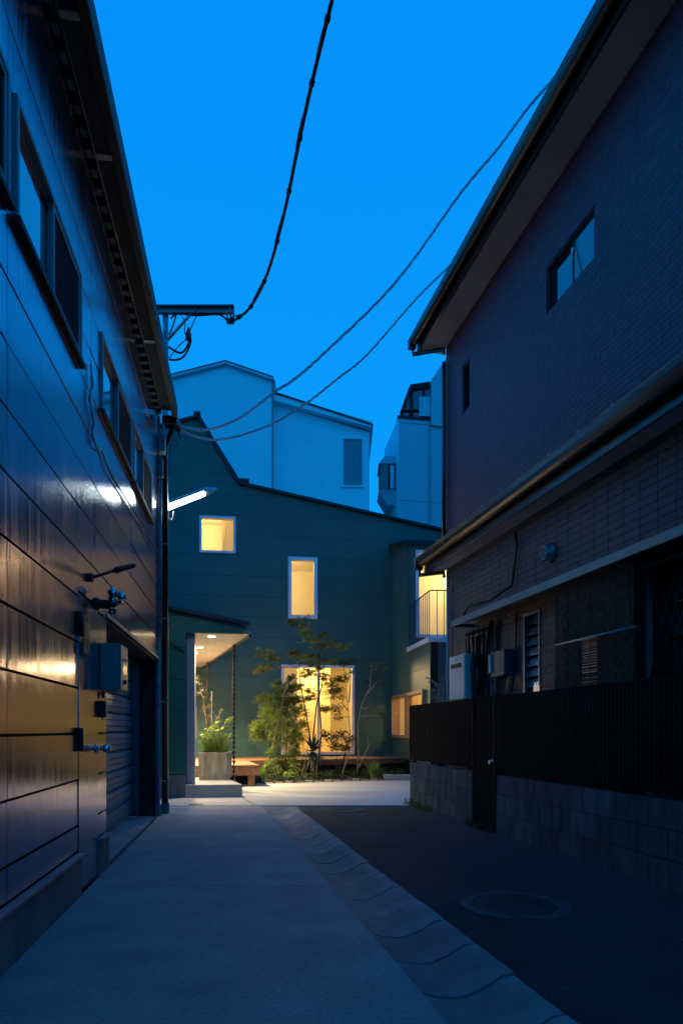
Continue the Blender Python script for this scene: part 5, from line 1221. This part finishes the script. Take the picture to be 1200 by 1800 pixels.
# low planting: things one could count are tufts; the small cover is one mass
def tuft(name, label, u, v, Y, n, h, spread, m_, group=None, w=.007):
    p = WP(u, v, Y); p.z = max(p.z, 0.0) if v > 1330 else p.z
    t = MB()
    for _ in range(n):
        ang = rnd.uniform(0, 2 * math.pi); r_ = rnd.uniform(0, .05); b0 = p + Vector((math.cos(ang) * r_, math.sin(ang) * r_, 0)); l_ = h * rnd.uniform(.5, 1.1); o = Vector((math.cos(ang), math.sin(ang), 0)) * spread * rnd.uniform(.3, 1.1)
        sd = Vector((-math.sin(ang), math.cos(ang), 0)) * w; m1 = b0 + o * .35 + Vector((0, 0, l_ * .65)); e = b0 + o + Vector((0, 0, l_ * rnd.uniform(.75, 1.0)))
        t.add([b0 - sd, b0 + sd, m1 + sd * .8, m1 - sd * .8, e], [(0, 1, 2, 3), (3, 2, 4)])
    ob = t.build(name, m_, recalc=False); tag(ob, label, 'plant', group); return ob
tuft('fern', 'spreading fern at the right end of the garden bed', 656, 1368, 14.0, 70, .40, .30, M['leaf_grass'], w=.010)
tuft('grass_tuft', 'grassy tuft at the left end of the garden bed beside the deck', 461, 1372, 13.6, 70, .36, .12, M['leaf_grass'])
tuft('grass_tuft', 'low grassy tuft between the yucca and the sapling', 577, 1371, 14.1, 50, .25, .2, M['leaf_dark'])
spray_plant('leafy_plant', 'low bright leafy plant at the foot of the long leaning stake', 'plant', (478, 1372), 13.8, [(472, 1345, 9, 8), (484, 1352, 12, 8), (480, 1338, 9, 6), (492, 1360, 12, 6), (520, 1352, 12, 10), (508, 1362, 10, 6)], M['leaf_green'], M['bark2'], .035, 60, .3, [[(478, 1372, 0), (478, 1350, 0)], [(515, 1372, 0), (518, 1355, 0)]], .006)
gcv = MB()
for i in range(900):
    q = A0.lerp(B0, rnd.random()) + Vector((-.05, .15 + rnd.random() * 1.6, 0)); hgt = rnd.uniform(.04, .18)
    cloud(gcv, (q.x, q.y, hgt), (.07, .07, .05), 5, .03, .3)
gco = gcv.build('ground_cover', M['leaf_dark'], recalc=False); gco['kind'] = 'stuff'; gco['label'] = 'dark low ground cover over the garden soil'
# planter plants
pc = Vector(((p0 + p1) / 2, pY + pw / 2, zt_p))
m = MB()
for _ in range(330):
    cx_, cy_ = pc.x + rnd.uniform(-.20, .20), pc.y + rnd.uniform(-.2, .2); ang = rnd.uniform(0, 6.28); l_ = rnd.uniform(.16, .46); sp = rnd.uniform(.03, .22) * (1.6 if rnd.random() < .12 else 1)
    b0 = Vector((cx_, cy_, zt_p)); o = Vector((math.cos(ang), math.sin(ang), 0)); sd = Vector((-o.y, o.x, 0)) * .005
    m1 = b0 + o * sp * .35 + Vector((0, 0, l_ * .7)); e = b0 + o * sp * 1.3 + Vector((0, 0, l_ * rnd.uniform(.65, 1)))
    m.add([b0 - sd, b0 + sd, m1 + sd, m1 - sd, e], [(0, 1, 2, 3), (3, 2, 4)])
tag(m.build('ornamental_grass', M['leaf_grass'], recalc=False), 'fine arching grass filling the concrete planter', 'plant')
lp = thing('lime_foliage_plant', 'lime green broad-leaved plant in the concrete planter', 'plant', pc)
m = MB(); st = MB()
for (u, v) in [(362, 1283), (356, 1292), (371, 1280), (366, 1290), (378, 1278), (382, 1271), (375, 1285), (397, 1277), (402, 1266), (405, 1263), (393, 1281), (386, 1284), (360, 1297), (400, 1270)]:
    Y_ = pc.y + rnd.uniform(-.15, .15); c = WP(u, v, Y_); branch_to(st, pc + Vector((rnd.uniform(-.15, .15), 0, 0)), c, .004, .002, .2); cloud(m, c, (.05, .05, .03), 14, .03, .7, .8)
m.build('crown', M['leaf_lime'], lp, recalc=False); st.build('stem', M['leaf_grass'], lp)
tp_ = [(346, 1192, 6, 8), (352, 1200, 6, 9), (357, 1212, 6, 8), (350, 1218, 7, 7), (360, 1228, 6, 8), (358, 1245, 6, 8), (372, 1225, 4, 9), (370, 1240, 5, 9), (374, 1258, 6, 9), (382, 1262, 6, 8), (378, 1275, 7, 8), (388, 1250, 5, 5, .5), (365, 1262, 6, 10), (343, 1200, 5, 5, .6)]
sc2 = 15.0 / 1200
spray_plant('twiggy_shrub', 'tall twiggy shrub against the lit wall behind the planter', 'shrub', (366, 1328), 15.0, tp_, M['leaf_brown'], M['bark2'], .016, 45, .1,
            [[(362, 1330, 0), (364, 1280, 0), (358, 1235, 0), (348, 1195, 0)], [(368, 1330, 0), (372, 1280, 0), (372, 1215, 0)], [(372, 1330, 0), (380, 1290, 0), (386, 1250, 0)]], .010)
# silver shrub behind the fence, weeds at the block wall
sc2 = 12.3 / 1200
sv_c = [(760, 1215, 6, 7), (768, 1205, 7, 6), (762, 1228, 7, 8), (775, 1195, 7, 7), (782, 1185, 6, 7), (757, 1198, 5, 6, .4), (770, 1222, 8, 8), (780, 1212, 6, 8), (748, 1222, 4, 5, .3), (765, 1240, 8, 6), (779, 1232, 7, 8), (750, 1190, 4, 5, .3)]
spray_plant('silver_shrub', 'silvery small-leaved shrub behind the far end of the slat fence', 'shrub', (770, 1300), 12.3, sv_c, M['leaf_silver'], M['bark3'], .016, 60, .1, [[(770, 1400, 0), (768, 1250, 0), (770, 1205, 0)], [(772, 1390, 0), (778, 1240, 0), (780, 1190, 0)]], .008)
def weeds(label, u0, u1, n, hmax, m_):
    t = MB()
    for _ in range(n):
        s_ = FS(rnd.uniform(u0, u1)); b0 = F.P(s_, rnd.uniform(.01, .10), -.005); ang = rnd.uniform(0, 6.28); o = Vector((math.cos(ang), math.sin(ang), 0)) * rnd.uniform(.01, .06); l_ = hmax * rnd.uniform(.3, 1); sd = Vector((-o.y, o.x, 0)).normalized() * .004
        t.add([b0 - sd, b0 + sd, b0 + o * .4 + Vector((0, 0, l_ * .7)) + sd, b0 + o * .4 + Vector((0, 0, l_ * .7)) - sd, b0 + o + Vector((0, 0, l_))], [(0, 1, 2, 3), (3, 2, 4)])
        if rnd.random() < .5: cloud(t, b0 + o + Vector((0, 0, l_ * .6)), (.02, .02, .015), 3, .012, .4, .6)
    tag(t.build('weeds', m_, recalc=False), label, 'weeds', None); t = None
weeds('green weeds at the far foot of the block wall corner', 722, 762, 130, .12, M['leaf_grass'])
weeds('dark weeds at the foot of the slatted gate', 832, 872, 90, .12, M['leaf_dark'])
